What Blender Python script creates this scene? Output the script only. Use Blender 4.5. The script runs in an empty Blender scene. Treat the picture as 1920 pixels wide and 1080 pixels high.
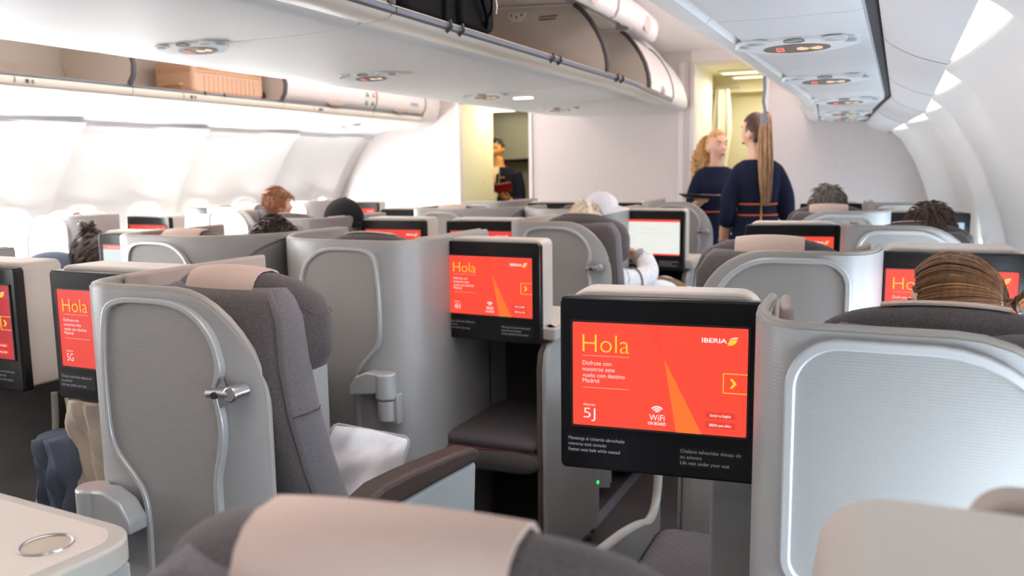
import bpy, bmesh, math, random
from mathutils import Vector, Matrix
PI = math.pi
CZ = 1.46                      # eye height of the photographer above the cabin floor
def H(z): return z + CZ        # heights were measured from eye level
random.seed(7)
SC = bpy.context.scene
COL = SC.collection

# ------------------------------------------------------------------ camera, world, exposure
cam = bpy.data.cameras.new('camera'); CAM = bpy.data.objects.new('camera', cam); COL.objects.link(CAM)
cam.sensor_width = 36.0; cam.lens = 1606 / 1920 * 36.0; cam.clip_start = 0.02; cam.clip_end = 60
CAM.matrix_world = (Matrix.Translation((0, 0, CZ)) @ Matrix.Rotation(math.radians(24.28), 4, 'Z')
                    @ Matrix.Rotation(math.radians(90 - 7.81), 4, 'X') @ Matrix.Rotation(math.radians(-0.8), 4, 'Z'))
cam.dof.use_dof = True; cam.dof.focus_distance = 1.75; cam.dof.aperture_fstop = 4.5
SC.camera = CAM
world = bpy.data.worlds.new('world'); SC.world = world; world.use_nodes = True
world.node_tree.nodes['Background'].inputs[0].default_value = (0.92, 0.96, 1.0, 1)
world.node_tree.nodes['Background'].inputs[1].default_value = 0.2
SC.view_settings.view_transform = 'Standard'; SC.view_settings.look = 'None'
SC.view_settings.gamma = 1.0; SC.view_settings.use_curve_mapping = False
SC.view_settings.exposure = 0.0
SC.cycles.use_denoising = True
SC.cycles.max_bounces = 8; SC.cycles.diffuse_bounces = 5; SC.cycles.caustics_reflective = False; SC.cycles.caustics_refractive = False
SC.cycles.sample_clamp_indirect = 6.0
L_WIN_LEFT, L_WIN_RIGHT, L_COVE, L_CEIL, L_GALLEY = 100.0, 37.0, 11.0, 6.0, 2.2
def area(name, loc, rot, sx, sy, watts, color):
    l = bpy.data.lights.new(name, 'AREA'); l.shape = 'RECTANGLE'; l.size = sx; l.size_y = sy; l.energy = watts; l.color = color
    o = bpy.data.objects.new(name, l); COL.objects.link(o); o.location = loc; o.rotation_euler = rot; return o
# LED wash lights that the cabin has in the coves above the bins (they point up at the ceiling)
area('ceiling_wash_right', (-0.80, 2.6, H(0.74)), (PI, 0, 0), 0.10, 8.4, 26, (1, 0.88, 0.86))
area('window_wash_left', (-4.66, 2.2, H(0.33)), (0, math.radians(-22), 0), 0.04, 7.4, 80, (1, 0.97, 0.95))
area('ceiling_wash_left', (-3.3, 2.6, H(0.74)), (PI, 0, 0), 0.10, 8.4, 60, (1, 0.92, 0.88))
# galley lamps beyond the bulkhead, warm
area('galley_lamp_light', (-1.25, 7.75, H(0.78)), (0, 0, 0), 0.30, 0.16, 5, (1, 0.93, 0.74))
area('galley_lamp_light', (-1.30, 8.15, H(0.72)), (0, 0, 0), 0.30, 0.10, 3, (1, 0.93, 0.74))
area('passage_light', (-3.42, 7.75, H(0.74)), (0, 0, 0), 0.25, 0.3, 9, (1, 0.95, 0.74))  # added fill, no fixture: brightens the cream passage wall
area('passage_light', (-3.55, 8.2, H(0.72)), (0, math.radians(20), 0), 0.2, 0.2, 7, (1, 0.82, 0.5))  # added fill, no fixture: lights the man from the cabin side
area('passage_light', (-3.6, 9.2, H(0.6)), (0, 0, 0), 0.3, 0.3, 2.5, (1, 0.93, 0.62))

# ------------------------------------------------------------------ helpers
def s2l(c):
    c = c / 255.0
    return c / 12.92 if c <= 0.04045 else ((c + 0.055) / 1.055) ** 2.4
def rgb(r, g, b): return (s2l(r), s2l(g), s2l(b), 1)
MATS = {}
def mat(name, col, rough=0.5, metal=0.0, emit=None, noise=None, bump=None, wave=None, coat=0.0, spec=None, sheen=0.0):
    """noise=(scale, amount, scale_xyz), bump=(scale, strength), wave=(scale, strength) fine horizontal ribbing"""
    if name in MATS: return MATS[name]
    m = bpy.data.materials.new(name); m.use_nodes = True
    nt = m.node_tree; b = nt.nodes['Principled BSDF']
    b.inputs['Base Color'].default_value = col; b.inputs['Roughness'].default_value = rough; b.inputs['Metallic'].default_value = metal
    if coat: b.inputs['Coat Weight'].default_value = coat; b.inputs['Coat Roughness'].default_value = 0.08
    if spec is not None: b.inputs['Specular IOR Level'].default_value = spec
    if sheen: b.inputs['Sheen Weight'].default_value = sheen
    if emit is not None:
        b.inputs['Emission Color'].default_value = emit[0]; b.inputs['Emission Strength'].default_value = emit[1]
    tc = nt.nodes.new('ShaderNodeTexCoord')
    vec = tc.outputs['Object']
    if noise:
        n = nt.nodes.new('ShaderNodeTexNoise'); n.inputs['Scale'].default_value = noise[0]; n.inputs['Detail'].default_value = 3
        mp = nt.nodes.new('ShaderNodeMapping'); mp.inputs['Scale'].default_value = noise[2] if len(noise) > 2 else (1, 1, 1)
        nt.links.new(vec, mp.inputs[0]); nt.links.new(mp.outputs[0], n.inputs['Vector'])
        r = nt.nodes.new('ShaderNodeValToRGB')
        a = noise[1]
        r.color_ramp.elements[0].position = 0.35; r.color_ramp.elements[1].position = 0.65
        r.color_ramp.elements[0].color = tuple(max(0, c * (1 - a)) for c in col[:3]) + (1,)
        r.color_ramp.elements[1].color = tuple(min(1, c * (1 + a)) for c in col[:3]) + (1,)
        nt.links.new(n.outputs['Fac'], r.inputs[0]); nt.links.new(r.outputs[0], b.inputs['Base Color'])
    if bump:
        n2 = nt.nodes.new('ShaderNodeTexNoise'); n2.inputs['Scale'].default_value = bump[0]; n2.inputs['Detail'].default_value = 2
        nt.links.new(vec, n2.inputs['Vector'])
        bp = nt.nodes.new('ShaderNodeBump'); bp.inputs['Strength'].default_value = bump[1]; bp.inputs['Distance'].default_value = 0.004
        nt.links.new(n2.outputs['Fac'], bp.inputs['Height']); nt.links.new(bp.outputs[0], b.inputs['Normal'])
    if wave:
        w = nt.nodes.new('ShaderNodeTexWave'); w.wave_type = 'BANDS'; w.bands_direction = wave[2] if len(wave) > 2 else 'Z'
        w.inputs['Scale'].default_value = wave[0]
        nt.links.new(vec, w.inputs['Vector'])
        bp = nt.nodes.new('ShaderNodeBump'); bp.inputs['Strength'].default_value = wave[1]; bp.inputs['Distance'].default_value = 0.002
        nt.links.new(w.outputs['Fac'], bp.inputs['Height']); nt.links.new(bp.outputs[0], b.inputs['Normal'])
    MATS[name] = m
    return m

class MB:
    def __init__(self): self.v = []; self.f = []
    def add(self, vs, fs):
        o = len(self.v); self.v += [tuple(p) for p in vs]; self.f += [tuple(i + o for i in f) for f in fs]; return self
    def box(self, x0, x1, y0, y1, z0, z1):
        return self.add([(x0,y0,z0),(x1,y0,z0),(x1,y1,z0),(x0,y1,z0),(x0,y0,z1),(x1,y0,z1),(x1,y1,z1),(x0,y1,z1)],
                        [(0,3,2,1),(4,5,6,7),(0,1,5,4),(1,2,6,5),(2,3,7,6),(3,0,4,7)])
    def prism(self, poly, fn, t0, t1):
        n = len(poly)
        vs = [fn(a, b, t0) for a, b in poly] + [fn(a, b, t1) for a, b in poly]
        fs = [tuple(range(n)), tuple(range(2*n-1, n-1, -1))] + [(i, (i+1) % n, n+(i+1) % n, n+i) for i in range(n)]
        return self.add(vs, fs)
    def ring(self, outer, inner, fn, t0, t1):
        n = len(outer)
        vs = [fn(a, b, t0) for a, b in outer] + [fn(a, b, t0) for a, b in inner] + [fn(a, b, t1) for a, b in outer] + [fn(a, b, t1) for a, b in inner]
        fs = []
        for i in range(n):
            j = (i+1) % n
            fs += [(i, j, n+j, n+i), (2*n+i, 3*n+i, 3*n+j, 2*n+j), (i, 2*n+i, 2*n+j, j), (n+i, n+j, 3*n+j, 3*n+i)]
        return self.add(vs, fs)
    def tube(self, pts, r, n=8, cap=True, closed=False, asp=1.0):
        pts = [Vector(p) for p in pts]; m = len(pts)
        rs = r if isinstance(r, (list, tuple)) else [r] * m
        up = None; rings = []
        for i, p in enumerate(pts):
            if closed: t = pts[(i+1) % m] - pts[i-1]
            else: t = pts[min(i+1, m-1)] - pts[max(i-1, 0)]
            if t.length < 1e-9: t = Vector((0, 0, 1))
            t.normalize()
            if up is None:
                up = Vector((0, 0, 1)) if abs(t.z) < 0.9 else Vector((0, 1, 0))
            a = t.cross(up)
            if a.length < 1e-6: a = t.orthogonal()
            a.normalize(); up = a.cross(t).normalized()
            rings.append([p + a * (rs[i] * math.cos(2*PI*k/n)) + up * (rs[i] * asp * math.sin(2*PI*k/n)) for k in range(n)])
        return self.loft(rings, cap and not closed, closed)
    def loft(self, rings, cap=True, closed=False):
        n = len(rings[0]); m = len(rings)
        vs = [p for r in rings for p in r]; fs = []
        for i in range(m if closed else m - 1):
            a = i * n; b = ((i+1) % m) * n
            for k in range(n):
                l = (k+1) % n
                fs.append((a+k, a+l, b+l, b+k))
        if cap: fs += [tuple(range(n-1, -1, -1)), tuple(range((m-1)*n, m*n))]
        return self.add(vs, fs)
    def slab(self, A, B):
        """closed slab between two grids A[i][j], B[i][j]"""
        m = len(A); n = len(A[0]); vs = [p for r in A for p in r] + [p for r in B for p in r]; fs = []; o = m*n
        for i in range(m-1):
            for j in range(n-1):
                a = i*n+j
                fs += [(a, a+1, a+n+1, a+n), (o+a, o+a+n, o+a+n+1, o+a+1)]
        for i in range(m-1):
            a = i*n; fs.append((a, a+n, o+a+n, o+a)); a = i*n+n-1; fs.append((a, o+a, o+a+n, a+n))
        for j in range(n-1):
            fs.append((j, o+j, o+j+1, j+1)); a = (m-1)*n+j; fs.append((a, a+1, o+a+1, o+a))
        return self.add(vs, fs)
    def grid(self, A):
        m = len(A); n = len(A[0])
        return self.add([p for r in A for p in r], [(i*n+j, i*n+j+1, (i+1)*n+j+1, (i+1)*n+j) for i in range(m-1) for j in range(n-1)])
    def ell(self, c, r, nu=16, nv=10, M=None, e=1.0):
        c = Vector(c); rings = []
        def pw(x): return math.copysign(abs(x) ** e, x)
        vs = []; 
        for j in range(nv + 1):
            th = PI * j / nv
            if j in (0, nv):
                p = Vector((0, 0, r[2] if j == 0 else -r[2])); vs.append(c + (M @ p if M else p)); continue
            for i in range(nu):
                ph = 2*PI*i/nu
                p = Vector((r[0]*pw(math.sin(th))*pw(math.cos(ph)), r[1]*pw(math.sin(th))*pw(math.sin(ph)), r[2]*pw(math.cos(th))))
                vs.append(c + (M @ p if M else p))
        fs = []
        for i in range(nu): fs.append((0, 1+i, 1+(i+1) % nu))
        for j in range(nv-2):
            for i in range(nu):
                a = 1+j*nu; k = (i+1) % nu
                fs.append((a+i, a+nu+i, a+nu+k, a+k))
        a = 1+(nv-2)*nu; last = len(vs)-1
        for i in range(nu): fs.append((last, a+(i+1) % nu, a+i))
        return self.add(vs, fs)
    def build(self, name, m, parent=None, smooth=40, bevel=None, sub=0, loc=None):
        me = bpy.data.meshes.new(name); me.from_pydata(self.v, [], self.f)
        bm = bmesh.new(); bm.from_mesh(me); bmesh.ops.recalc_face_normals(bm, faces=bm.faces); bm.to_mesh(me); bm.free()
        me.materials.append(m)
        if smooth:
            me.shade_smooth(); me.set_sharp_from_angle(angle=math.radians(smooth))
        o = bpy.data.objects.new(name, me); COL.objects.link(o)
        if parent is not None: o.parent = parent
        if loc: o.location = loc
        if bevel:
            b = o.modifiers.new('bevel', 'BEVEL'); b.width = bevel; b.segments = 3; b.limit_method = 'ANGLE'; b.angle_limit = math.radians(35)
        if sub:
            s = o.modifiers.new('sub', 'SUBSURF'); s.levels = sub; s.render_levels = sub
        return o
def thing(name, label, cat, loc=(0, 0, 0), rz=0.0, group=None):
    o = bpy.data.objects.new(name, None); COL.objects.link(o); o.location = loc; o.rotation_euler = (0, 0, rz)
    o.empty_display_size = 0.05
    tag(o, label, cat, group); return o
def tag(o, label, cat, group=None):
    o['label'] = label; o['category'] = cat
    if group: o['group'] = group
    return o
def struct(o): o['kind'] = 'structure'; return o
def rrect(x0, x1, z0, z1, r, n=6):
    """rounded rectangle; r = one radius or (tl, tr, br, bl)"""
    if not isinstance(r, tuple): r = (r,)*4
    out = []
    for (cx, cz, rr, a0) in ((x0+r[0], z1-r[0], r[0], 180), (x1-r[1], z1-r[1], r[1], 90), (x1-r[2], z0+r[2], r[2], 0), (x0+r[3], z0+r[3], r[3], -90)):
        for k in range(n+1):
            a = math.radians(a0 - 90*k/n)
            out.append((cx+rr*math.cos(a), cz+rr*math.sin(a)))
    return out
def catmull(pts, n=6, closed=False):
    P = [Vector(p) for p in pts]; m = len(P); out = []
    rng = range(m) if closed else range(m-1)
    for i in rng:
        if closed: p0, p1, p2, p3 = P[i-1], P[i], P[(i+1) % m], P[(i+2) % m]
        else: p0, p1, p2, p3 = P[max(i-1, 0)], P[i], P[i+1], P[min(i+2, m-1)]
        for k in range(n):
            t = k / n
            out.append(0.5*((2*p1)+(-p0+p2)*t+(2*p0-5*p1+4*p2-p3)*t*t+(-p0+3*p1-3*p2+p3)*t**3))
    if not closed: out.append(P[-1])
    return [tuple(p) for p in out]
def inset(poly, d):
    n = len(poly); area2 = sum(poly[i][0]*poly[(i+1) % n][1]-poly[(i+1) % n][0]*poly[i][1] for i in range(n)); sg = 1 if area2 > 0 else -1
    out = []
    for i in range(n):
        a = Vector(poly[i-1]); b = Vector(poly[i]); c = Vector(poly[(i+1) % n])
        t = (c - a); t.normalize(); nrm = Vector((-t.y, t.x)) * sg
        out.append(tuple(b + nrm*d))
    return out
def resample(poly, n, smooth=1):
    P = [Vector((a, b)) for a, b in poly]; L = [0.0]
    for i in range(len(P)): L.append(L[-1] + (P[(i+1) % len(P)]-P[i]).length)
    out = []; j = 0
    for k in range(n):
        d = L[-1]*k/n
        while L[j+1] < d: j += 1
        a, b = P[j], P[(j+1) % len(P)]
        out.append(a.lerp(b, (d-L[j])/max(1e-9, L[j+1]-L[j])))
    for _ in range(smooth): out = [(out[i-1]+out[i]*2+out[(i+1) % n])/4 for i in range(n)]
    return [tuple(p) for p in out]
# ---- text meshes (built-in font), cached
TXT = {}
def text_mesh(s, thin=0.0, spacing=1.0):
    key = (s, thin, spacing)
    if key in TXT: return TXT[key]
    cu = bpy.data.curves.new('text', 'FONT'); cu.body = s; cu.size = 1.0; cu.offset = thin; cu.resolution_u = 3; cu.space_character = spacing; cu.space_line = 1.0
    o = bpy.data.objects.new('text', cu); COL.objects.link(o)
    dg = bpy.context.evaluated_depsgraph_get(); dg.update()
    me = bpy.data.meshes.new_from_object(o.evaluated_get(dg))
    bpy.data.objects.remove(o); bpy.data.curves.remove(cu)
    xs = [v.co.x for v in me.vertices]; ys = [v.co.y for v in me.vertices]
    TXT[key] = (me, min(xs), max(xs), min(ys), max(ys)); return TXT[key]
CAPH = None
def text(name, s, parent, x, z, y, cap, m, width=None, thin=0.0, align='L', facing=0.0, spacing=1.0, rot=None):
    """flat lettering in the x-z plane facing -y at local depth y; z = baseline, cap = capital height, width = total width"""
    global CAPH
    if CAPH is None:
        CAPH = text_mesh('H')[4]
    me, x0, x1, y0, y1 = text_mesh(s, thin, spacing)
    mm = me.copy(); mm.materials.clear(); mm.materials.append(m)
    k = cap / CAPH; kx = k if width is None else width / (x1 - x0)
    wdt = (x1 - x0) * kx
    ox = x - x0*kx - (wdt if align == 'R' else wdt/2 if align == 'C' else 0)
    for v in mm.vertices:
        v.co = Vector((ox + v.co.x*kx, y, z + v.co.y*k))
    o = bpy.data.objects.new(name, mm); COL.objects.link(o); o.parent = parent
    if rot is not None: o.matrix_local = rot
    return o

# ------------------------------------------------------------------ materials
SHELL = mat('grey_shell_plastic', rgb(166, 166, 165), 0.42, wave=(55, 0.05), noise=(500, 0.04))
PANEL = mat('grey_ribbed_panel', rgb(150, 148, 145), 0.5, wave=(70, 0.14), noise=(600, 0.05))
FRAME = mat('silver_grey_frame', rgb(186, 187, 187), 0.32, 0.25)
RIM = mat('warm_grey_rim', rgb(160, 155, 147), 0.42)
METAL = mat('brushed_metal', rgb(190, 190, 190), 0.28, 0.9)
BEZEL = mat('black_gloss_plastic', rgb(22, 22, 24), 0.22, spec=0.4)
BOX = mat('beige_housing', rgb(214, 205, 195), 0.5, noise=(700, 0.05))
LINING = mat('beige_lining', rgb(182, 168, 158), 0.8)
FABRIC = mat('grey_brown_fabric', rgb(106, 101, 104), 0.95, noise=(420, 0.28), bump=(500, 0.5), sheen=0.2)
FABRIC2 = mat('grey_brown_fabric_dark', rgb(84, 77, 77), 0.95, noise=(300, 0.25), bump=(400, 0.5), sheen=0.2)
SEAM = mat('red_stitching', rgb(118, 52, 54), 0.8)
DSEAM = mat('dark_stitching', rgb(66, 62, 65), 0.9)
COVER = mat('beige_headrest_cover', rgb(204, 180, 166), 0.75, bump=(300, 0.1))
LEATHER = mat('dark_brown_leather', rgb(70, 56, 50), 0.5, bump=(200, 0.3))
ARM = mat('pale_grey_side', rgb(178, 182, 182), 0.4)
CARPET = mat('dark_carpet', rgb(62, 56, 56), 1.0, noise=(180, 0.4), bump=(260, 0.8))
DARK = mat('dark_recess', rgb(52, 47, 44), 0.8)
WALLW = mat('white_wall_lining', rgb(232, 231, 229), 0.5, wave=(60, 0.08))
CEILW = mat('white_ceiling_lining', rgb(228, 229, 230), 0.38)
BINW = mat('white_bin_plastic', rgb(226, 226, 222), 0.5, spec=.3)
PINKW = mat('blush_white_lining', rgb(238, 229, 226), 0.4)
CREAM = mat('cream_lip', rgb(226, 220, 206), 0.35)
STRIP = mat('blue_grey_strip', rgb(120, 128, 138), 0.35, 0.4)
BINTAUPE = mat('taupe_bin_liner', rgb(204, 194, 182), 0.6)
SEAL = mat('dark_rubber_seal', rgb(84, 82, 86), 0.6)
BULK = mat('bulkhead_laminate', rgb(209, 200, 197), 0.6, noise=(30, 0.03, (9, 9, 0.15)))
GAP = mat('dark_gap', rgb(70, 70, 72), 0.8)
SIGNP = mat('sign_plate_grey', rgb(132, 128, 120), 0.4)
def emis(name, c, k): return mat(name, (0, 0, 0, 1), 0.5, emit=(c, k))
SCR = {}
E_RED = emis('screen_red', (1.0, 0.075, 0.042, 1), 1.0)
E_REDD = emis('screen_deep_red', (0.86, 0.052, 0.034, 1), 1.0)
E_REDL = emis('screen_soft_red', (1.0, 0.092, 0.05, 1), 1.0)
E_ORANGE = emis('screen_orange', (1.0, 0.19, 0.03, 1), 1.0)
E_YEL = emis('screen_yellow', (1.0, 0.62, 0.05, 1), 1.0)
E_WHITE = emis('screen_white', (1.0, 0.93, 0.9, 1), 1.0)
E_PAGE = emis('screen_page', (0.86, 0.87, 0.82, 1), 1.0)
E_PAGE2 = emis('screen_page_blue', (0.70, 0.80, 0.80, 1), 1.0)
E_GREY = emis('screen_grey_text', (0.45, 0.5, 0.5, 1), 1.0)
E_BLUE = emis('screen_sky_blue', (0.45, 0.66, 0.85, 1), 1.0)
E_AMBER = emis('lit_amber_symbol', (1.0, 0.70, 0.45, 1), 1.0)
E_REDS = emis('lit_red_symbol', (1.0, 0.28, 0.2, 1), 0.9)
E_GREEN = emis('lit_green_symbol', (0.15, 0.8, 0.3, 1), 1.0)
PRINT = mat('grey_white_print', rgb(196, 198, 204), 0.5)
PRINTD = mat('dark_print', rgb(70, 68, 66), 0.6)
STICK = mat('black_sticker', rgb(17, 17, 19), 0.35)
DAY_L = emis('daylight_pane_port', (0.97, 0.98, 1.0, 1), L_WIN_LEFT)
DAY_R = emis('daylight_pane_starboard', (0.72, 0.86, 1.0, 1), L_WIN_RIGHT)
COVE = emis('cove_light_strip', (1.0, 0.93, 0.90, 1), L_COVE)
LAMP = emis('galley_lamp', (1.0, 0.94, 0.72, 1), L_GALLEY)
CEILL = emis('ceiling_fill_glow', (1.0, 0.90, 0.88, 1), L_CEIL)  # glow of the added fill strips over the aisles
LAMPW = emis('white_lamp', (1.0, 1.0, 0.95, 1), 4.0)
# ------------------------------------------------------------------ the cabin shell
Y0, Y1 = -1.6, 7.2
def bend(y): return -0.075 * max(0.0, y - 4.6) * min(1.0, max(0.0, y - 4.6) / 0.5 + 0.3)
def rise(y): return 0.011 * max(0.0, y - 4.6)
def lin(a, b, n): return [a + (b-a)*i/(n-1) for i in range(n)]
ys = lin(Y0, Y1, 9)
m = MB(); m.box(-5.6, 1.0, Y0, 10.6, -0.06, 0.0)
struct(m.build('floor', CARPET, smooth=0))
for k, (xa, xb) in enumerate(((-1.115, -1.075), (-3.17, -3.13))):      # seat tracks in the aisle carpet
    m = MB(); m.box(xa, xb, 0.2, 7.1, 0.0, 0.004)
    struct(m.build('trim_%d' % (k+1), mat('track_cover', rgb(104, 100, 112), 0.45), smooth=0))
# ceiling over the aisles
m = MB(); m.box(-5.4, 0.6, Y0, Y1, H(0.95), H(0.99))
struct(m.build('ceiling', PINKW, smooth=0))
for k, (xa, xb) in enumerate(((-0.80, -0.60), (-3.62, -3.42))):  # glowing strips added to brighten the bin interiors, raised doors and people
    for j, (ya, yb_) in enumerate(((-1.5, 1.35), (1.4, 4.25), (4.3, 7.1))):
        m = MB(); m.box(xa, xb, ya, yb_, H(0.938), H(0.9495))
        tag(m.build('ceiling_fill_strip', CEILL, bevel=.003), 'long pink-white added fill strip above the %s aisle, %s' % (('right', 'left')[k], ('nearest section', 'middle section', 'section at the bulkhead')[j]), 'light', 'added aisle fill strips')
# side walls: a profile swept along the cabin with a soft rib between every two window bays
PR = [(0.120, 0.290), (0.122, 0.262), (0.126, 0.235), (0.15, 0.216), (0.19, 0.18), (0.236, 0.10), (0.285, 0.015), (0.347, -0.14), (0.392, -0.29), (0.425, -0.5), (0.43, -0.8), (0.41, -1.1), (0.34, -1.46)]
PL = [(-4.70, 0.335), (-4.74, 0.30), (-4.79, 0.25), (-4.87, 0.15), (-4.95, 0.03), (-5.05, -0.14), (-5.12, -0.29), (-5.165, -0.5), (-5.17, -0.8), (-5.14, -1.1), (-5.06, -1.46)]
def wall(name, prof, sgn, ribs, bendf, mt):
    pr = catmull([(x, z, 0) for x, z in prof], 3)
    pr = [(x, z, 0) for x, z, _ in pr]
    yy = sorted(set([round(y, 4) for y in lin(Y0, Y1, 60)] + [round(r+d, 4) for r in ribs for d in (-.2, -.1, -.05, -.02, -.001, .01, .02, .03, .06) if Y0 < r+d < Y1]))
    A, B = [], []
    def saw(y):
        r0 = max([r for r in ribs if r <= y], default=ribs[0]-1.066); d = y-r0; tt = min(1, d/1.066)
        return -.028 + .058*tt**1.4 + .058*max(0, 1-d/.03)*(r0 > -9)
    for y in yy:
        off = saw(y) if y > ribs[0] else 0
        ra, rb = [], []
        for i, (x, z, _) in enumerate(pr):
            f = 1.0 if z > -0.35 else max(.5, 1-(-.35-z))
            ra.append((x - sgn*off*f + bendf(y), y, H(z))); rb.append((x + sgn*0.09 + bendf(y), y, H(z)))
        A.append(ra); B.append(rb)
    return struct(MB().slab(A, B).build(name, mt, smooth=50))
RIBS_R = [-0.72, 0.35, 1.415, 2.48, 3.55, 4.62, 5.69, 6.75]
RIBS_L = [-0.37, 0.70, 1.765, 2.83, 3.90, 4.97, 6.03, 7.0]
wall('wall_right', PR, 1, RIBS_R, bend, WALLW)
wall('wall_left', PL, -1, RIBS_L, lambda y: 0, WALLW)
# windows: a moulded surround and a daylight pane in every half bay
def wall_x(prof, z):
    for (xa, za), (xb, zb) in zip(prof, prof[1:]):
        if zb <= z <= za: return xa + (xb-xa)*(za-z)/(za-zb)
nw = 0
for side, prof, ribs, day, bf in ((1, PR, RIBS_R, DAY_R, bend), (-1, PL, RIBS_L, DAY_L, lambda y: 0)):
    for r in ribs[:-1]:
        for dy in (0.27, 0.79):
            nw += 1
            y = r + dy; zc = -0.40 if side < 0 else -0.54
            if y > 6.9: continue
            dd = (y - r); xm = wall_x(prof, zc) - side*(-.028 + .058*(dd/1.066)**1.4 + .012); tilt = math.atan2(wall_x(prof, zc-0.15) - wall_x(prof, zc+0.15), 0.3)
            def fn(a, b, t, y=y, xm=xm, tilt=tilt, side=side, bf=bf):
                # a across the window, b up, t towards the cabin
                return (xm + bf(y) - math.sin(tilt)*b - side*t*math.cos(tilt), y + a, H(zc) + b*math.cos(tilt))
            out = rrect(-0.155, 0.155, -0.21, 0.21, 0.12); inn = rrect(-0.115, 0.115, -0.165, 0.165, 0.10)
            fr = MB().ring(out, inn, fn, -0.02, 0.016).build('window_%d' % nw, WALLW, smooth=60); struct(fr)
            MB().prism(rrect(-0.118, 0.118, -0.168, 0.168, 0.10), fn, -0.01, 0.004).build('pane', day, fr, smooth=0)
# right: the panel between the bin and the wall, with the lit slot above the windows
PP = [(-0.055, 0.335), (-0.05, 0.318), (-0.03, 0.300), (0.02, 0.272), (0.07, 0.254), (0.098, 0.246)]
yb = lin(Y0, Y1, 45)
A = [[(x + bend(y), y, H(z)) for x, z, _ in catmull([(a, b, 0) for a, b in PP], 3)] for y in yb]
B = [[(x, y, z + 0.02) for x, y, z in r] for r in A]
struct(MB().slab(A, B).build('ceiling_cove_right', CEILW, smooth=60))
nb = 0
for r0, r1 in zip(RIBS_R, RIBS_R[1:]):
    m = MB(); yy = lin(r0 + 0.06, r1 - 0.10, 8)
    A = [[(0.101 + bend(y), y, H(0.286)), (0.101 + bend(y), y, H(0.256))] for y in yy]
    B = [[(x-0.006, y, z) for x, y, z in r] for r in A]
    t = m.slab(A, B).build('cove_lamp', COVE); nb += 1
    tag(t, 'lit slot above the right-hand windows, bay %s from the bulkhead' % ('first second third fourth fifth sixth seventh'.split()[len(RIBS_R)-1-nb]), 'light', 'lit slots above the right windows')
    A = [[(0.06 + bend(y), y, H(0.290)), (0.24 + bend(y), y, H(0.290))] for y in lin(r0, r1, 5)]
    struct(MB().slab(A, [[(x, y, z+0.01) for x, y, z in r] for r in A]).build('ceiling_slot', CEILW, smooth=0))
    m = MB(); m.box(0.094+bend(r1), 0.125+bend(r1), r1-0.05, r1+0.05, H(0.240), H(0.275))
    struct(m.build('trim_%d' % (2+nb), CEILW, bevel=0.01))
    if nb in (1, 2, 3, 4, 5, 6):      # seam between two cove panels
        A = [[(x + bend(r1), r1-0.05+k*0.004, H(z-0.0015)) for k in (0, 1)] for x, z, _ in catmull([(a, b, 0) for a, b in PP[1:]], 2)]
        B = [[(x, y, z+0.003) for x, y, z in r] for r in A]
        struct(MB().slab(A, B).build('cove_seam', mat('seam_grey', rgb(150, 152, 152), 0.7), smooth=0))
A = [[(x + bend(y), y, H(0.34)) for x in (-0.10, -0.04)] for y in yb]
B = [[(x, y, z+0.01) for x, y, z in r] for r in A]
struct(MB().slab(A, B).build('ceiling_gap_right', GAP, smooth=0))
# left: cove above the windows
PLc = [(-4.55, 0.392), (-4.63, 0.378), (-4.68, 0.362), (-4.705, 0.345), (-4.71, 0.325)]
A = [[(x, y, H(z)) for x, z in PLc] for y in (Y0, Y1)]
B = [[(x - 0.02, y, z + 0.03) for x, y, z in r] for r in A]
struct(MB().slab(A, B).build('ceiling_cove_left', CEILW, smooth=60))
m = MB().tube([(-4.722, y, H(0.327)) for y in (Y0, Y1)], 0.007)
struct(m.build('trim_20', mat('lilac_grey_seal', rgb(186, 180, 184), 0.6)))
# ---- bulkhead with its two openings
def bulk(name, x0, x1, z1=0.95, mt=BULK):
    m = MB(); m.box(x0, x1, Y1, Y1+0.05, 0, H(z1)); return struct(m.build(name, mt, smooth=0))
bulk('wall_front_port', -5.5, -3.764); bulk('wall_front_center', -3.055, -1.602); bulk('wall_front_starboard', -0.985, 0.6)
m = MB(); m.box(-1.602, -0.985, Y1, Y1+0.05, H(0.86), H(0.95)); struct(m.build('wall_front_lintel', PINKW, smooth=0))
m = MB(); m.box(-3.764, -3.055, Y1, Y1+0.05, H(0.62), H(0.95)); struct(m.build('wall_front_lintel_port', BULK, smooth=0))
TR = mat('bulkhead_trim', rgb(222, 214, 212), 0.4)
for k, (xa, xb) in enumerate(((-3.79, -3.764), (-3.055, -3.03), (-1.70, -1.665), (-1.602, -1.575), (-1.00, -0.985))):
    m = MB(); m.box(xa-.004, xb+.004, Y1-0.012, Y1+0.06, 0, H(0.86)); struct(m.build('trim_%d' % (21+k), TR, bevel=0.004))
# passage on the left
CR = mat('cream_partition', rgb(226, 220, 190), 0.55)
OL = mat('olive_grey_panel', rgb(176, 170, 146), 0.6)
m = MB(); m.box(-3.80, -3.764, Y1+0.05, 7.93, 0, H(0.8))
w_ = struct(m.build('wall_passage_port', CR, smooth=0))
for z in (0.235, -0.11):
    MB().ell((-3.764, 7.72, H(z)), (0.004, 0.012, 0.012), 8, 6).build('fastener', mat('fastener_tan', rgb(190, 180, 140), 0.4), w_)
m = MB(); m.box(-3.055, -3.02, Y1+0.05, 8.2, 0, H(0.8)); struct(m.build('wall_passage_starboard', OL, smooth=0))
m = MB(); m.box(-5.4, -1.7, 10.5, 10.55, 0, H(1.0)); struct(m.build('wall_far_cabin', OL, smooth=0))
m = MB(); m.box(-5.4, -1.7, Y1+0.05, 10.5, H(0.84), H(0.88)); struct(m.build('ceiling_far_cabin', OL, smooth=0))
m = MB(); m.box(-5.44, -5.4, Y1+0.05, 10.5, 0, H(0.9)); struct(m.build('wall_far_port', OL, smooth=0))
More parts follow.
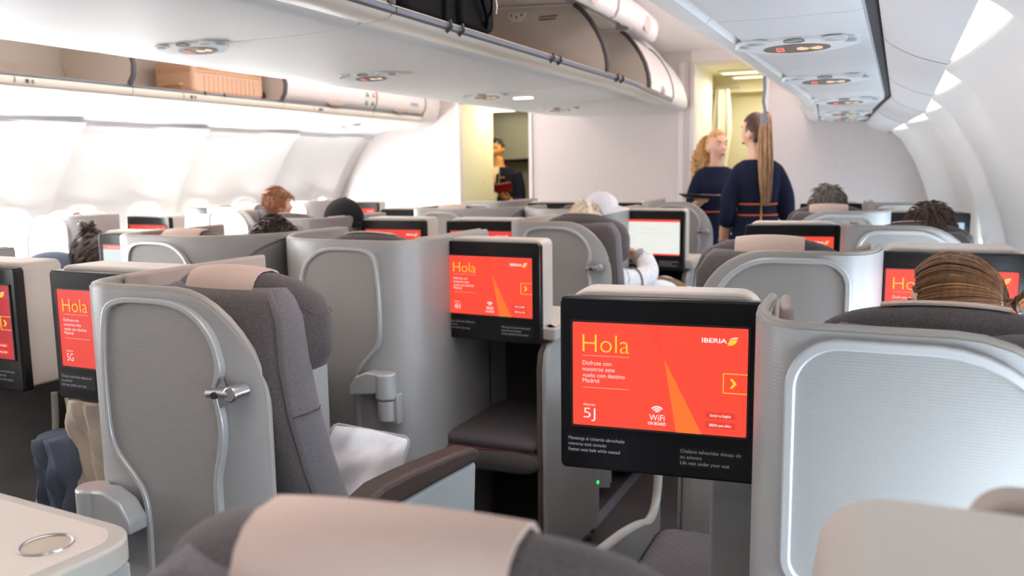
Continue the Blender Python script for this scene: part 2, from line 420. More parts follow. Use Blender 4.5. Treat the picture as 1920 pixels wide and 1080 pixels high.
m = MB(); m.box(-4.35, -3.85, 8.75, 9.05, H(0.665), H(0.685)); tag(m.build('ceiling_lamp', LAMPW, bevel=0.004), 'bright white ceiling lamp beyond the dim left passage', 'light')
prof = [(-4.6, 0.72), (-3.3, 0.70), (-3.12, 0.55), (-3.1, 0.35), (-3.3, 0.22), (-3.9, 0.14), (-4.6, 0.12)]
pr = catmull([(a, b, 0) for a, b in prof], 4)
t = thing('overhead_bin', 'dim olive overhead bin beyond the left passage', 'overhead bin', (-3.8, 9.6, H(0.12)))
def loc_(o, root):
    o.location = -root.location; return o
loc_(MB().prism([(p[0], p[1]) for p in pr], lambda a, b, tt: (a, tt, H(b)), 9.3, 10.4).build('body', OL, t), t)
loc_(MB().tube([(p[0], 9.30, H(p[1])) for p in pr], 0.008, 6).build('seal', SEAL, t), t)
m = MB().tube([(-3.78, 9.25, H(-0.36)), (-3.25, 9.3, H(0.16)), (-3.0, 9.35, H(0.40))], 0.012, 6)
t_ = MB(); t_.box(-5.3, -3.0, 9.6, 9.63, 0, H(0.105)); fw = struct(t_.build('wall_far_partition', OL, smooth=0))
m.build('seam_strip', SEAL, fw)
# galley room on the right
YEL = mat('warm_white_galley', rgb(236, 228, 196), 0.5)
m = MB(); m.box(-1.602, -1.57, Y1+0.05, 7.92, 0, H(0.86)); struct(m.build('wall_galley_port', BINW, smooth=0))
m = MB(); m.box(-0.985, -0.95, Y1+0.05, 8.65, 0, H(0.86)); struct(m.build('wall_galley_starboard', YEL, smooth=0))
m = MB(); m.box(-2.2, -0.95, 8.6, 8.65, 0, H(0.86)); struct(m.build('wall_galley_back', YEL, smooth=0))
m = MB(); m.box(-2.2, -0.95, Y1+0.05, 8.65, H(0.83), H(0.86)); struct(m.build('ceiling_galley', YEL, smooth=0))
m = MB(); m.box(-2.2, -0.95, 8.35, 8.6, H(0.70), H(0.83)); struct(m.build('ceiling_galley_beam', YEL, smooth=0))
for y, z, w, lb in ((7.75, 0.812, 0.15, 'square warm ceiling lamp just inside the galley doorway'), (8.18, 0.812, 0.13, 'second warm ceiling lamp deeper in the galley')):
    t = thing('galley_ceiling_lamp', lb, 'light', (-1.30, y, H(z)))
    MB().box(-w, w, -0.09, 0.09, 0, 0.012).build('diffuser', LAMP, t, bevel=0.004)
    MB().ring(rrect(-w-.02, w+.02, -.11, .11, .02), rrect(-w, w, -.09, .09, .01), lambda a, b, tt: (a, b, tt), -0.004, 0.016).build('frame', YEL, t)
# curtain gathered on the galley's left side
t = thing('galley_curtain', 'white curtain gathered at the left of the galley doorway', 'curtain', (-1.47, 8.0, 0))
A = []
for i in range(13):
    z = H(0.70) - (H(0.70) - 0.004)*i/12; w = 0.050 + 0.025*math.exp(-((i-2)/1.5)**2) - 0.02*math.exp(-((i-4)/1.5)**2)
    A.append([(-0.03 + w*1.2*u + 0.012*math.sin(u*19+i*.3), 0.02*math.sin(u*25+i*.2), z) for u in lin(-1, 1, 28)])
MB().slab(A, [[(x, y+0.006, z) for x, y, z in r] for r in A]).build('cloth', mat('white_curtain_cloth', rgb(238, 234, 218), 0.9), t, smooth=80)
MB().tube([(-0.14, 0.0, H(0.715)), (0.14, 0, H(0.715))], 0.008).build('curtain_rail', METAL, t)

# ------------------------------------------------------------------ overhead bins
def arc(cx, y=None): pass
ARC = [(-1.347, 0.478), (-1.345, 0.51), (-1.352, 0.56), (-1.372, 0.625), (-1.40, 0.68), (-1.44, 0.74), (-1.485, 0.79), (-1.52, 0.817)]
def center_bin(ya, yb_, state, label):
    t = thing('overhead_bin', label, 'overhead bin', (-2.1, (ya+yb_)/2, H(0.42)), group='centre overhead bins')
    T = t.location
    yy = lin(ya, yb_, max(2, int((yb_-ya)/0.22)+2))
    bx = lambda x, y: x + bend(y)*max(0, min(1, (x+2.56)/1.0))
    def sweep(name, prof, mt, th=0.012, up=1, yy=yy, smooth=50):
        A = [[(bx(x, y)-T.x, y-T.y, H(z)-T.z) for x, z in prof] for y in yy]
        B = [[(x, y, z+th*up) for x, y, z in r] for r in A]
        return MB().slab(A, B).build(name, mt, t, smooth=smooth)
    e = 0.003
    yi = lin(ya+e, yb_-e, len(yy))
    sweep('bottom_panel', [(-2.53, 0.431), (-2.50, 0.424), (-2.40, 0.419), (-2.1, 0.417), (-1.7, 0.419), (-1.53, 0.424), (-1.485, 0.430), (-1.474, 0.436)], BINW, yy=yi)
    sweep('rim', [(-2.535, 0.430), (-2.56, 0.426), (-2.60, 0.436), (-2.615, 0.46), (-2.62, 0.52)], mat('white_rim', rgb(236, 237, 236), 0.3), yy=yi)
    sweep('lip', [(-1.468, 0.440), (-1.455, 0.434), (-1.40, 0.438), (-1.372, 0.445), (-1.36, 0.455)], CREAM, yy=yi)
    sweep('groove', [(-1.474, 0.446), (-1.462, 0.446)], mat('groove_tan', rgb(176, 168, 150), 0.7), 0.004)
    A = [[(bx(x, y)-T.x, y-T.y, H(z)-T.z) for x, z in ((-1.358, 0.454), (-1.347, 0.458), (-1.344, 0.470), (-1.352, 0.476))] for y in yi]
    B = [[(x-0.012, y, z) for x, y, z in r] for r in A]
    MB().slab(A, B).build('lip_strip', STRIP, t)
    for k in range(int((yb_-ya)/0.9)+1):
        for dy in (0, 0.085):
            y = 2.52 + 0.905*math.ceil((ya-2.52)/0.905) + 0.905*k + dy
            if ya+.02 < y < yb_-.02 and state != 'closed':
                MB().tube([(bx(-1.342, y)-T.x, y-T.y, H(0.482)-T.z), (bx(-1.336, y)-T.x, y-T.y, H(0.462)-T.z), (bx(-1.356, y)-T.x, y-T.y, H(0.446)-T.z)], 0.006, 6).build('hook', mat('dark_hook', rgb(60, 62, 66), 0.5), t)
    # left (port) door, closed: seen only as a rising edge
    sweep('port_door', [(-2.62, 0.52), (-2.63, 0.60), (-2.60, 0.72), (-2.5, 0.83)], PINKW)
    if state == 'closed':
        A = [[(bx(x, y)-T.x, y-T.y, H(z)-T.z) for x, z in ARC] for y in yi]
        B = [[(x-0.02, y, z) for x, y, z in r] for r in A]
        d = MB().slab(A, B).build('door', PINKW, t, smooth=60)
        yc = (ya+yb_)/2
        MB().ell((bx(-1.349, yc)-T.x, yc-T.y, H(0.497)-T.z), (0.012, 0.075, 0.03), 20, 8).build('latch', mat('taupe_latch', rgb(168, 152, 144), 0.5), d)
        for y in (ya+.004, yb_-.004):
            MB().tube([(bx(x, y)-T.x-.004, y-T.y, H(z)-T.z) for x, z in ARC], 0.011, 6).build('seal', SEAL, d)
    else:
        # the bin is open: floor, back wall, roof, far partition with its rubber seal, and the door swung up
        sweep('bin_floor', [(-1.352, 0.474), (-2.05, 0.474)], BINTAUPE, 0.004)
        sweep('back_wall', [(-2.05, 0.47), (-2.06, 0.62), (-2.03, 0.80), (-1.97, 0.845)], BINTAUPE, 0.006)
        sweep('bin_roof', [(-1.97, 0.845), (-1.53, 0.825)], BINTAUPE, 0.01)
        poly = [(bx(x, yb_)-0.006, z) for x, z in ARC] + [(-2.0, 0.85), (-2.05, 0.474)]
        p = MB().prism([(a-T.x, H(b)-T.z) for a, b in poly], lambda a, b, tt: (a, tt-T.y, b), yb_-0.03, yb_-0.004).build('partition', BINTAUPE, t, smooth=0)
        MB().tube([(bx(x, yb_)-T.x-.002, yb_-0.022-T.y, H(z)-T.z) for x, z in ARC], 0.013, 8).build('seal', SEAL, p)
        MB().tube([(-2.0-T.x, yb_-0.03-T.y, H(0.838)-T.z), (-1.53-T.x, yb_-0.03-T.y, H(0.818)-T.z)], 0.006, 6).build('edge_bead', mat('pale_bead', rgb(222, 216, 206), 0.5), p)
        if ya < 3:
            MB().prism([(-1.83-T.x+0.05*math.cos(a*PI/8), H(0.80)-T.z-0.045*math.sin(a*PI/8)) for a in range(9)], lambda a, b, tt: (a, tt-T.y, b), yb_-0.04, yb_-0.03).build('hinge_plate', mat('pale_bead', None), p)
            for dx in (-.028, 0, .028):
                MB().ell((-1.83+dx-T.x, yb_-0.042-T.y, H(0.788 if dx else 0.778)-T.z), (0.006, 0.003, 0.006), 8, 5).build('screw', PRINTD, p)
            q = MB(); q.box(-1.71-T.x, -1.61-T.x, yb_-0.0315-T.y, yb_-0.030-T.y, H(0.768)-T.z, H(0.774)-T.z); q.box(-1.71-T.x, -1.62-T.x, yb_-0.0315-T.y, yb_-0.030-T.y, H(0.754)-T.z, H(0.760)-T.z); q.build('notice_print', PRINTD, p, smooth=0)
        # hinge rail and raised door
        sweep('hinge_rail', [(-1.535, 0.838), (-1.50, 0.832), (-1.475, 0.822)], mat('glossy_rail', rgb(200, 194, 190), 0.12, 0.5), 0.008)
        D0 = [(-1.40, 0.915), (-1.345, 0.895), (-1.308, 0.865), (-1.296, 0.825), (-1.30, 0.78), (-1.318, 0.745)]
        A = [[(bx(x, y)-T.x, y-T.y, H(z)-T.z) for x, z in D0] for y in lin(ya+.02, yb_-.02, 6)]
        B = [[(x-0.022, y, z-0.004) for x, y, z in r] for r in A]
        d = MB().slab(A, B).build('door', PINKW, t, smooth=60)
        yc = (ya+yb_)/2 + (0.62 if ya < 3 else 0.1)
        MB().ell((bx(-1.297, yc)-T.x, yc-T.y, H(0.788)-T.z), (0.006, 0.070, 0.046), 24, 10).build('latch', mat('blush_recess', rgb(214, 186, 180), 0.5), d)
        for y in (ya+.10, yb_-.10):
            MB().box(-1.53-T.x+bend(y), -1.45-T.x+bend(y), y-0.03-T.y, y+0.03-T.y, H(0.815)-T.z, H(0.835)-T.z).build('hinge_bracket', METAL, t, bevel=0.004)
    return t
center_bin(-1.55, 2.20, 'open', 'nearest centre overhead bin, cut off by the top edge, in front of the black bag')
center_bin(2.20, 4.20, 'open', 'open centre overhead bin that holds the black bag')
center_bin(4.20, 5.12, 'open', 'short open empty centre overhead bin beyond the black bag')
center_bin(5.12, 5.95, 'closed', 'closed centre overhead bin before the rounded end cap')
# rounded end cap of the centre bins
t = thing('bin_end_cap', 'rounded white end cap closing the centre overhead bins at the bulkhead', 'end cap', (-2.1, 6.5, H(0.42)))
rings = []
fullp = [(-2.53, 0.431), (-2.40, 0.419), (-2.1, 0.417), (-1.7, 0.419), (-1.50, 0.428), (-1.38, 0.443), (-1.347, 0.475)] + ARC[1:] + [(-1.56, 0.88), (-2.5, 0.88), (-2.63, 0.60), (-2.615, 0.46), (-2.57, 0.43)]
for y, s in ((5.953, 1.0), (6.3, 0.995), (6.6, 0.97), (6.85, 0.93), (7.05, 0.88), (7.19, 0.84)):
    rings.append([((-2.1 + ((x + bend(y)*max(0, min(1, (x+2.56)/1.0))) + 2.1)*(s if x > -2.1 else 1.0)) + 2.1, y-6.5, (0.66 + (z-0.66)*s) - 0.42) for x, z in fullp])
MB().loft(rings).build('fairing', BINW, t, smooth=50)

# right-hand bins: only the underside and the aisle nose face the camera
def right_bin(ya, yb_, label):
    t = thing('overhead_bin', label, 'overhead bin', (-0.26, (ya+yb_)/2, H(0.31)), group='right overhead bins'); T = t.location
    yy = lin(ya+.003, yb_-.003, max(2, int((yb_-ya)/0.25)+2))
    def sw(name, prof, mt, th=0.012, sm=50):
        A = [[(x+bend(y)-T.x, y-T.y, H(z)+rise(y)-T.z) for x, z in prof] for y in yy]
        return MB().slab(A, [[(x, y, z+th) for x, y, z in r] for r in A]).build(name, mt, t, smooth=sm)
    sw('bottom_panel', [(-0.392, 0.326), (-0.385, 0.320), (-0.26, 0.318), (-0.10, 0.320), (-0.085, 0.324), (-0.082, 0.335)], CEILW)
    sw('aisle_nose', [(-0.398, 0.330), (-0.408, 0.318), (-0.44, 0.320), (-0.475, 0.334), (-0.495, 0.36), (-0.50, 0.40)], mat('white_rim', None))
    sw('groove', [(-0.40, 0.332), (-0.388, 0.332)], GAP, 0.004)
    A = [[(x+bend(y)-T.x, y-T.y, H(z)-T.z) for x, z in ((-0.50, 0.40), (-0.515, 0.48), (-0.51, 0.58), (-0.47, 0.70), (-0.41, 0.80), (-0.38, 0.95))] for y in yy]
    MB().slab(A, [[(x+0.02, y, z) for x, y, z in r] for r in A]).build('door', PINKW, t, smooth=60)
ends = [-1.55, 0.96, 1.98, 3.00, 4.05, 5.10, 6.15, 7.18]
for i, (a, b) in enumerate(zip(ends, ends[1:])):
    right_bin(a, b, 'white right-hand overhead bin, %s from the bulkhead' % 'first second third fourth fifth sixth seventh'.split()[len(ends)-2-i])
# left-hand bins
def left_bin(ya, yb_, state, num, label):
    t = thing('overhead_bin', label, 'overhead bin', (-4.3, (ya+yb_)/2, H(0.38)), group='left overhead bins'); T = t.location
    yy = lin(ya+.003, yb_-.003, 6)
    def sw(name, prof, mt, th=(0, 0, 0.012), sm=50):
        A = [[(x-T.x, y-T.y, H(z)-T.z) for x, z in prof] for y in yy]
        return MB().slab(A, [[(x+th[0], y+th[1], z+th[2]) for x, y, z in r] for r in A]).build(name, mt, t, smooth=sm)
    sw('bottom_panel', [(-4.57, 0.388), (-4.45, 0.394), (-4.25, 0.410), (-4.06, 0.438), (-4.03, 0.446)], BINW)
    lip = sw('lip', [(-4.028, 0.444), (-4.012, 0.448), (-4.0, 0.462), (-3.996, 0.487), (-4.0, 0.497)], CREAM, (-0.012, 0, 0))
    sw('lip_strip', [(-3.999, 0.498), (-3.992, 0.503), (-3.996, 0.511)], STRIP, (-0.014, 0, 0))
    if num:
        y = {'3': 2.93, '2': 4.03, '1': 5.32}[num]
        o = text('row_number', num, lip, 0, 0, 0, 0.026, PRINTD)
        o.rotation_euler = (0, 0, PI/2); o.location = (-3.9965-T.x+0.003, y-T.y, H(0.466)-T.z)
        for k, (dy, w) in enumerate(((0.075, 0.018), (0.105, 0.014))):
            MB().prism(rrect(dy-w/2, dy+w/2, 0, 0.02, 0.006), lambda a, b, tt: (-3.9945-T.x+tt, y-T.y+a, H(0.466)-T.z+b), 0, 0.002).build('seat_symbol', PRINTD if k == 0 else mat('grey_print', rgb(120, 118, 114), 0.6), lip)
    LARC = [(-3.995, 0.515), (-3.965, 0.56), (-3.955, 0.62), (-3.975, 0.70), (-4.02, 0.78), (-4.08, 0.85), (-4.1, 0.94)]
    if state == 'open':
        sw('bin_floor', [(-4.0, 0.505), (-4.5, 0.50)], BINTAUPE, (0, 0, 0.004))
        sw('back_wall', [(-4.44, 0.50), (-4.47, 0.56), (-4.50, 0.585), (-4.53, 0.66), (-4.50, 0.80), (-4.4, 0.94)], BINTAUPE, (-0.01, 0, 0))
        p = MB().prism([(a-T.x, H(b)-T.z) for a, b in [(x-.006, z) for x, z in LARC] + [(-4.45, 0.94), (-4.53, 0.66), (-4.44, 0.505)]], lambda a, b, tt: (a, tt-T.y, b), yb_-0.03, yb_-0.004).build('partition', BINTAUPE, t, smooth=0)
        MB().tube([(x-T.x, yb_-0.02-T.y, H(z)-T.z) for x, z in LARC], 0.015, 8).build('seal', SEAL, p)
        for k in (0.42, 0.55):
            y = ya + (yb_-ya)*k
            MB().tube([(-3.99-T.x, y-T.y, H(0.515)-T.z), (-3.985-T.x, y-T.y, H(0.495)-T.z)], 0.007, 6).build('hook', mat('dark_hook', None), t)
    else:
        A = [[(x-T.x, y-T.y, H(z)-T.z) for x, z in LARC] for y in yy]
        d = MB().slab(A, [[(x-0.02, y, z) for x, y, z in r] for r in A]).build('door', PINKW, t, smooth=60)
        yc = 5.58 if ya < 5.5 else 6.52
        MB().ell((-3.985-T.x, yc-T.y, H(0.528)-T.z), (0.022, 0.115, 0.026), 20, 8).build('latch', mat('taupe_latch', None), d)
        MB().tube([(x-T.x+.003, yb_-0.002-T.y, H(z)-T.z) for x, z in LARC], 0.006, 6).build('seal', mat('olive_seal', rgb(150, 142, 122), 0.6), d)
        if ya < 5.5:
            GR = mat('placard_green', rgb(58, 128, 74), 0.5); RD = mat('placard_red', rgb(206, 120, 110), 0.5); PW = mat('placard_white', rgb(238, 234, 230), 0.5)
            def onface(yc2, zc2, w, h, mt, nm, par, lift=0.004):
                xs = lambda z: next(xa + (xb-xa)*(z-za)/(zb-za) for (xa, za), (xb, zb) in zip(LARC, LARC[1:]) if za <= z <= zb)
                A = [[(xs(z)+lift-T.x, y-T.y, H(z)-T.z) for y in (yc2-w/2, yc2+w/2)] for z in lin(zc2-h/2, zc2+h/2, 4)]
                return MB().slab(A, [[(x-0.002, y, z) for x, y, z in r] for r in A]).build(nm, mt, par, smooth=0)
            for yy_, cols in ((6.02-.04, (GR, GR)), (6.13-.06, (RD, GR))):
                for zz, mt in ((0.625, cols[0]), (0.558, cols[1])):
                    pl = onface(yy_, zz, 0.065, 0.05, PW, 'placard', d)
                    onface(yy_, zz, 0.04, 0.034, mt, 'pictogram', d, 0.006)
                    onface(yy_+0.006, zz+0.004, 0.016, 0.016, PW, 'pictogram', d, 0.008)
        else:
            A_ = MB().prism(rrect(6.66, 6.78, H(0.58), H(0.605), 0.003), lambda a, b, tt: (-3.956-T.x+tt, a-T.y, b-T.z), 0, 0.003).build('placard', mat('placard_grey', rgb(170, 166, 182), 0.5), d)
    return t
left_bin(-1.55, 1.75, 'open', None, 'nearest open left overhead bin at the left edge')
left_bin(1.75, 3.66, 'open', '3', 'open empty left overhead bin marked 3')
left_bin(3.66, 4.98, 'open', '2', 'open left overhead bin marked 2 with the tan suitcase')
left_bin(4.98, 6.12, 'closed', '1', 'closed left overhead bin marked 1 with green and red placards')
left_bin(6.12, 6.92, 'closed', None, 'short closed left overhead bin next to the bulkhead')
t = thing('bin_end_cap', 'rounded white end cap of the left overhead bins at the bulkhead', 'end cap', (-4.3, 7.05, H(0.38)))
LP = [(-4.57, 0.388), (-4.25, 0.410), (-4.06, 0.438), (-3.998, 0.47), (-3.965, 0.56), (-3.955, 0.62), (-3.975, 0.70), (-4.02, 0.78), (-4.1, 0.94), (-4.57, 0.94)]
MB().loft([[(x+4.3, y-7.05, H(z)-H(0.38)) for x, z in LP] for y in (6.925, 7.195)]).build('fairing', PINKW, t, smooth=50)

# ------------------------------------------------------------------ passenger service units with their lit signs
def service_unit(x, y, z, w, label, group, detailed=True):
    t = thing('service_unit', label, 'sign', (x, y, H(z)-.010), group=group); t.rotation_euler = (math.radians(-9), 0, 0)
    P = mat('service_panel_white', rgb(236, 237, 236), 0.5)
    n = 28
    ell = lambda a, b, cx=0, cy=0: [(cx+a*math.cos(2*PI*k/n), cy+b*math.sin(2*PI*k/n)) for k in range(n)]
    fl = lambda a, b, tt: (a, b, -tt)
    lens = [(s*w*.92*math.copysign(abs(math.cos(q)) ** 0.9, math.cos(q)), 0.060*math.sin(q)*abs(math.sin(q)) ** 0.6) for s in (1,) for q in [2*PI*k/36 for k in range(36)]]
    MB().prism(lens, fl, -0.035, 0.004).build('panel', P, t)
    pl = MB().prism(ell(w/2, 0.036, 0, .012), fl, 0.0, 0.006).build('sign_plate', SIGNP, t)
    q = MB(); q.ring(rrect(-0.24*w-0.010, -0.24*w+0.010, -0.004, 0.028, 0.003), rrect(-0.24*w-0.006, -0.24*w+0.006, 0.001, 0.023, 0.002), fl, 0.006, 0.0075)
    q.box(-0.24*w-0.010, -0.24*w+0.010, 0.010, 0.014, -0.0075, -0.006); q.build('no_device_symbol', E_REDS, pl)
    for cx, sx in ((0.10*w, 1), (0.29*w, -1)):
        q = MB().prism([(cx-sx*0.015, 0.004), (cx-sx*0.004, -0.002), (cx+sx*0.004, 0.004), (cx+sx*0.013, 0.008), (cx+sx*0.013, 0.015), (cx+sx*0.003, 0.022), (cx-sx*0.006, 0.022), (cx-sx*0.015, 0.016)], fl, 0.006, 0.0075)
        q.build('belt_symbol', E_AMBER, pl)
    MB().prism([(0.185*w, 0.006), (0.21*w, .012), (0.185*w, 0.018)], fl, 0.006, 0.0075).build('arrow_symbol', E_GREEN, pl)
    MB().ring(ell(0.026, 0.016, 0, -0.052), ell(0.022, 0.012, 0, -0.052), fl, 0.003, 0.0055).build('air_nozzle', mat('dark_ring', rgb(120, 120, 120), 0.5), t)
    MB().prism([(-0.02, -0.056), (0.016, -0.044), (0.02, -0.048), (-0.016, -0.060)], fl, 0.003, 0.005).build('nozzle_vane', mat('dark_ring', None), t)
    for cx, mt in ((-0.095, mat('lamp_lens_grey', rgb(140, 138, 134), 0.3)), (0.095, P)):
        MB().ring(ell(0.030, 0.014, cx, -0.048), ell(0.024, 0.010, cx, -0.048), fl, 0.0, 0.007).build('reading_lamp_ring', mat('ring_white', rgb(225, 226, 226), 0.3), t)
        MB().prism(ell(0.024, 0.010, cx, -0.048), fl, 0.0, 0.004).build('reading_lamp_lens', mt, t)
    for cx in (-0.125, 0.13):
        MB().prism(ell(0.014, 0.008, cx, -0.02), fl, 0.0, 0.004).build('button', mat('blue_grey_button', rgb(176, 196, 210), 0.4), t)
    return t
names = 'nearest second third fourth fifth'.split()
for i, (x, y) in enumerate(((-0.255, 2.344), (-0.255, 3.313), (-0.255, 4.45), (-0.32, 5.70), (-0.37, 6.55))):
    service_unit(x, y, 0.316+rise(y), 0.165, 'oval lit seat-belt sign under the right bins, %s from the camera' % names[i], 'signs under the right overhead bins')
for i, (x, y) in enumerate(((-2.1, 2.186), (-2.1, 3.193), (-2.1, 4.342), (-2.13, 5.551))):
    service_unit(x, y, 0.4165, 0.15, 'oval lit seat-belt sign under the centre bins, %s from the camera' % names[i], 'signs under the centre overhead bins')
service_unit(-4.36, 6.25, 0.399, 0.15, 'oval sign under the left bins near the bulkhead', 'signs under the left overhead bins')
t = MB(); t.box(-2.06, -1.95, 4.62, 4.66, H(0.409), H(0.4165)); tag(t.build('reading_light', LAMPW, bevel=0.003), 'small bright reading light under the centre bins', 'light')
# strap hanging from the right bins
m = MB(); pts = [(-0.45, 3.19, H(0.318)), (-0.449, 3.19, H(0.27)), (-0.452, 3.188, H(0.23)), (-0.446, 3.187, H(0.20)), (-0.448, 3.187, H(0.185))]
t = thing('hanging_strap', 'thin grey strap hanging from the edge of the right bins', 'strap', (-0.45, 3.19, H(0.15)))
L = t.location
MB().tube([Vector(p)-L for p in pts], 0.0055, 8).build('webbing', mat('grey_webbing', rgb(140, 150, 160), 0.8), t)
MB().box(-0.008, 0.012, -0.005, 0.003, 0.0, 0.04).build('end_tab', mat('grey_webbing', None), t, bevel=0.003)
# ------------------------------------------------------------------ seat rows
PITCH, YM, YS = 1.112, 1.55, 1.27
ZT = H(-0.232); ZP = H(-0.228)
SIDE = {'H': (-1.56, 1, .437), 'D': (-2.68, -1, .437), 'G': (-1.51, -1, .61), 'E': (-2.73, 1, .61), 'J': (-0.10, -1, .42), 'L': (-0.142, 1, .42), 'C': (-4.405, 1, .42), 'A': (-4.40, -1, .42)}
WHERE = {'H': 'right half of the centre block', 'D': 'left half of the centre block', 'G': 'inner right of the centre block', 'E': 'inner left of the centre block', 'J': 'aisle side of the right block', 'L': 'window side of the right block', 'C': 'aisle side of the left block', 'A': 'window side of the left block'}
def zn(dz): return ZP + dz
HINGED = [(.047, -.075), (.06, -.037), (.10, -.021), (.16, -.018), (.246, -.021), (.30, -.04), (.344, -.08), (.361, -.125), (.367, -.16), (.352, -.178), (.352, -.215), (.362, -.245), (.362, -.30), (.346, -.36), (.340, -.40), (.340, -.62), (.32, -.66), (.15, -.66), (.136, -.62), (.136, -.475), (.122, -.425), (.065, -.367), (.042, -.325), (.038, -.19)]
def plain_outline(w):
    return ([(.003, -.09), (.012, -.052), (.038, -.024), (.08, -.014)] + [(.12, -.013), (w-.24, -.014), (w-.17, -.019), (w-.12, -.038), (w-.08, -.075), (w-.055, -.125), (w-.048, -.18)] +
            [(w-.048, -.40), (w-.06, -.44), (w-.10, -.46)] + [(.10, -.46), (.05, -.445), (.018, -.40), (.006, -.34)])
def seat_shell(typ, n, label, group):
    xin, s, W = SIDE[typ]; ys_ = YS + PITCH*n
    t = thing('seat_shell', label, 'seat shell', (xin, ys_, 0), group=group)
    mid = typ in 'GE'
    path = [(-.068, .60), (-.068, .45), (-.068, .30), (-.066, .20), (-.058, .12), (-.042, .06), (-.018, .02), (.015, .002), (.05, 0)]
    if typ in 'JLCA': path = path[2:]
    if mid:
        path += [(.12, 0), (.22, 0), (.30, .002), (.38, .018), (.45, .055), (.51, .11), (.555, .17), (.585, .24), (.60, .31), (.603, .42), (.603, .60)]
        dip = lambda u, v: 0.0
    else:
        a = .20
        path += [(.12, 0), (W-.28, 0), (W-a, 0)] + [(W-a+a*math.sin(q), .03*(math.sin(q)) ** 4) for q in lin(PI/2/9, PI/2, 9)]
        dip = lambda u, v: 0.0 if u < W-a else 0.225*(1-math.sqrt(max(0, 1-((u-W+a)/a)**2)))
    th = .024; zb = .05
    A, B, top = [], [], []
    for i, (u, v) in enumerate(path):
        p0 = Vector(path[max(0, i-1)]); p1 = Vector(path[min(len(path)-1, i+1)]); tg = (p1-p0).normalized()
        nx, ny = -tg.y, tg.x          # points to the seat side for a path that runs monitor side -> free side
        zt = ZT - dip(u, v)
        zs = [zb + (zt-zb)*k/10 for k in range(11)]
        A.append([(s*u, v, z) for z in zs]); B.append([(s*(u+nx*th), v+ny*th, z) for z in zs])
        top.append((s*(u+nx*th/2), v+ny*th/2, zt))
    MB().slab(A, B).build('shell', SHELL, t, smooth=50)
    rim = list(top)
    if not mid:
        x, y, z = rim[-1]; rim += [(x, y, z-.15), (x, y, z-.4), (x, y, zb+.02)]
    MB().tube(rim, 0.0095, 10, asp=1.0).build('rim', RIM, t, smooth=70)
    if mid: MB().box(*sorted((s*-.068, s*-.046)), .58, 1.06, .05, H(-.52)).build('side_wall', SHELL, t, bevel=.006)
    # beige lining on the inner face of the side wall next to the monitor box
    A, B = [], []
    lz = (.012, -.05, -.12, -.2) if typ in 'HDGE' else (.016, -.03, -.07)
    for i, (u, v) in enumerate(path[:5] if typ in 'HDGE' else [(-.060, .25), (-.058, .20), (-.050, .15), (-.040, .11)]):
        A.append([(s*(u+th+.002), v, ZT+dz) for dz in lz]); B.append([(s*(u+th+.018), v, ZT+dz) for dz in lz])
    MB().slab(A, B).build('lining', LINING, t, bevel=.008)
    # the framed panel on the back
    if typ in 'HDGE':
        out = resample([(p[0], p[1]) for p in catmull([(a, b, 0) for a, b in HINGED], 4, True)], 110); wd = .0115
        inn = resample(inset(out, wd), 110, 2)
    else:
        wd = .015
        out = rrect(.003, W-.05, -.395, -.013, (.075, .17, .05, .05), 9); inn = rrect(.003+wd, W-.05-wd, -.395+wd, -.013-wd, (.06, .155, .035, .035), 9)
    fn = lambda a, b, tt: (s*a, -tt, ZP+b)
    p = MB().prism(inn, fn, -.004, .007).build('back_panel', PANEL, t, smooth=0)
    MB().ring(out, inn, fn, -.004, .015).build('panel_frame', FRAME, t, smooth=30, bevel=.003)
    if typ in 'HDGE':
        hg = MB()
        hg.tube([(s*.012, -.035, zn(-.515)), (s*.012, -.035, zn(-.428))], .036, 16)
        hp = hg.build('hinge', FRAME, t, bevel=.006)
        MB().prism([(s*a, b) for a, b in [(.02, -.43), (.07, -.425), (.115, -.445), (.14, -.48), (.14, -.51), (.05, -.50), (.02, -.49)]], lambda a, b, tt: (a, -tt, ZP+b), .012, .062).build('hinge_arm', FRAME, hp, bevel=.006)
        MB().tube([(s*.012, -.033, zn(-.59)), (s*.012, -.033, zn(-.52))], .030, 16).build('hinge_foot', FRAME, hp, bevel=.005)
        MB().box(*sorted((s*-.03, s*.01)), -.035, .0, zn(-.60), zn(-.50)).build('hinge_plate', FRAME, hp, bevel=.004)
        la = MB(); 
        la.tube([(s*.345, -.030, zn(-.195)), (s*.405, -.030, zn(-.190))], [.0095, .0115], 14)
        lt = la.build('latch', METAL, t, bevel=.003)
        MB().tube([(s*.408, -.04, zn(-.19)), (s*.408, .004, zn(-.19))], .0165, 18).build('latch_knob', METAL, lt, bevel=.004)
        MB().tube([(s*.372, -.044, zn(-.194)), (s*.372, -.036, zn(-.194))], .007, 12).build('lock', mat('dark_lock', rgb(60, 60, 62), 0.4, 0.6), lt)
        MB().prism([(.352+.018*math.cos(q), -.195+.036*math.sin(q)) for q in lin(-PI/2, PI/2, 9)], fn, .004, .012).build('latch_recess', METAL, lt, smooth=20)
    # oval lamp on the concave corner
    o = MB().ell((0, 0, 0), (.010, .004, .030), 16, 10).build('oval_lamp', METAL, t)
    u, v = -.052, .12; o.location = (s*(u+.006), v-.006, zn(-.095)); o.rotation_euler = (0, 0, s*math.radians(62))
    if typ == 'E':
        pg = [(-.18, -.62), (-.165, -.45), (-.125, -.358), (-.068, -.309), (.017, -.27), (.135, -.243), (.235, -.234), (.235, -.9), (-.18, -.9)]
        dv_ = MB().prism(pg, lambda a, b, tt: (tt, a, H(b)), .640, .655).build('divider_panel', mat('divider_grey', rgb(128, 127, 125), .6), t, bevel=.004)
        MB().tube(catmull([(.652, a, H(b)) for a, b in pg[:7]], 4), .006, 8).build('divider_edge', mat('dark_divider_edge', rgb(96, 94, 92), .6), dv_, smooth=70)
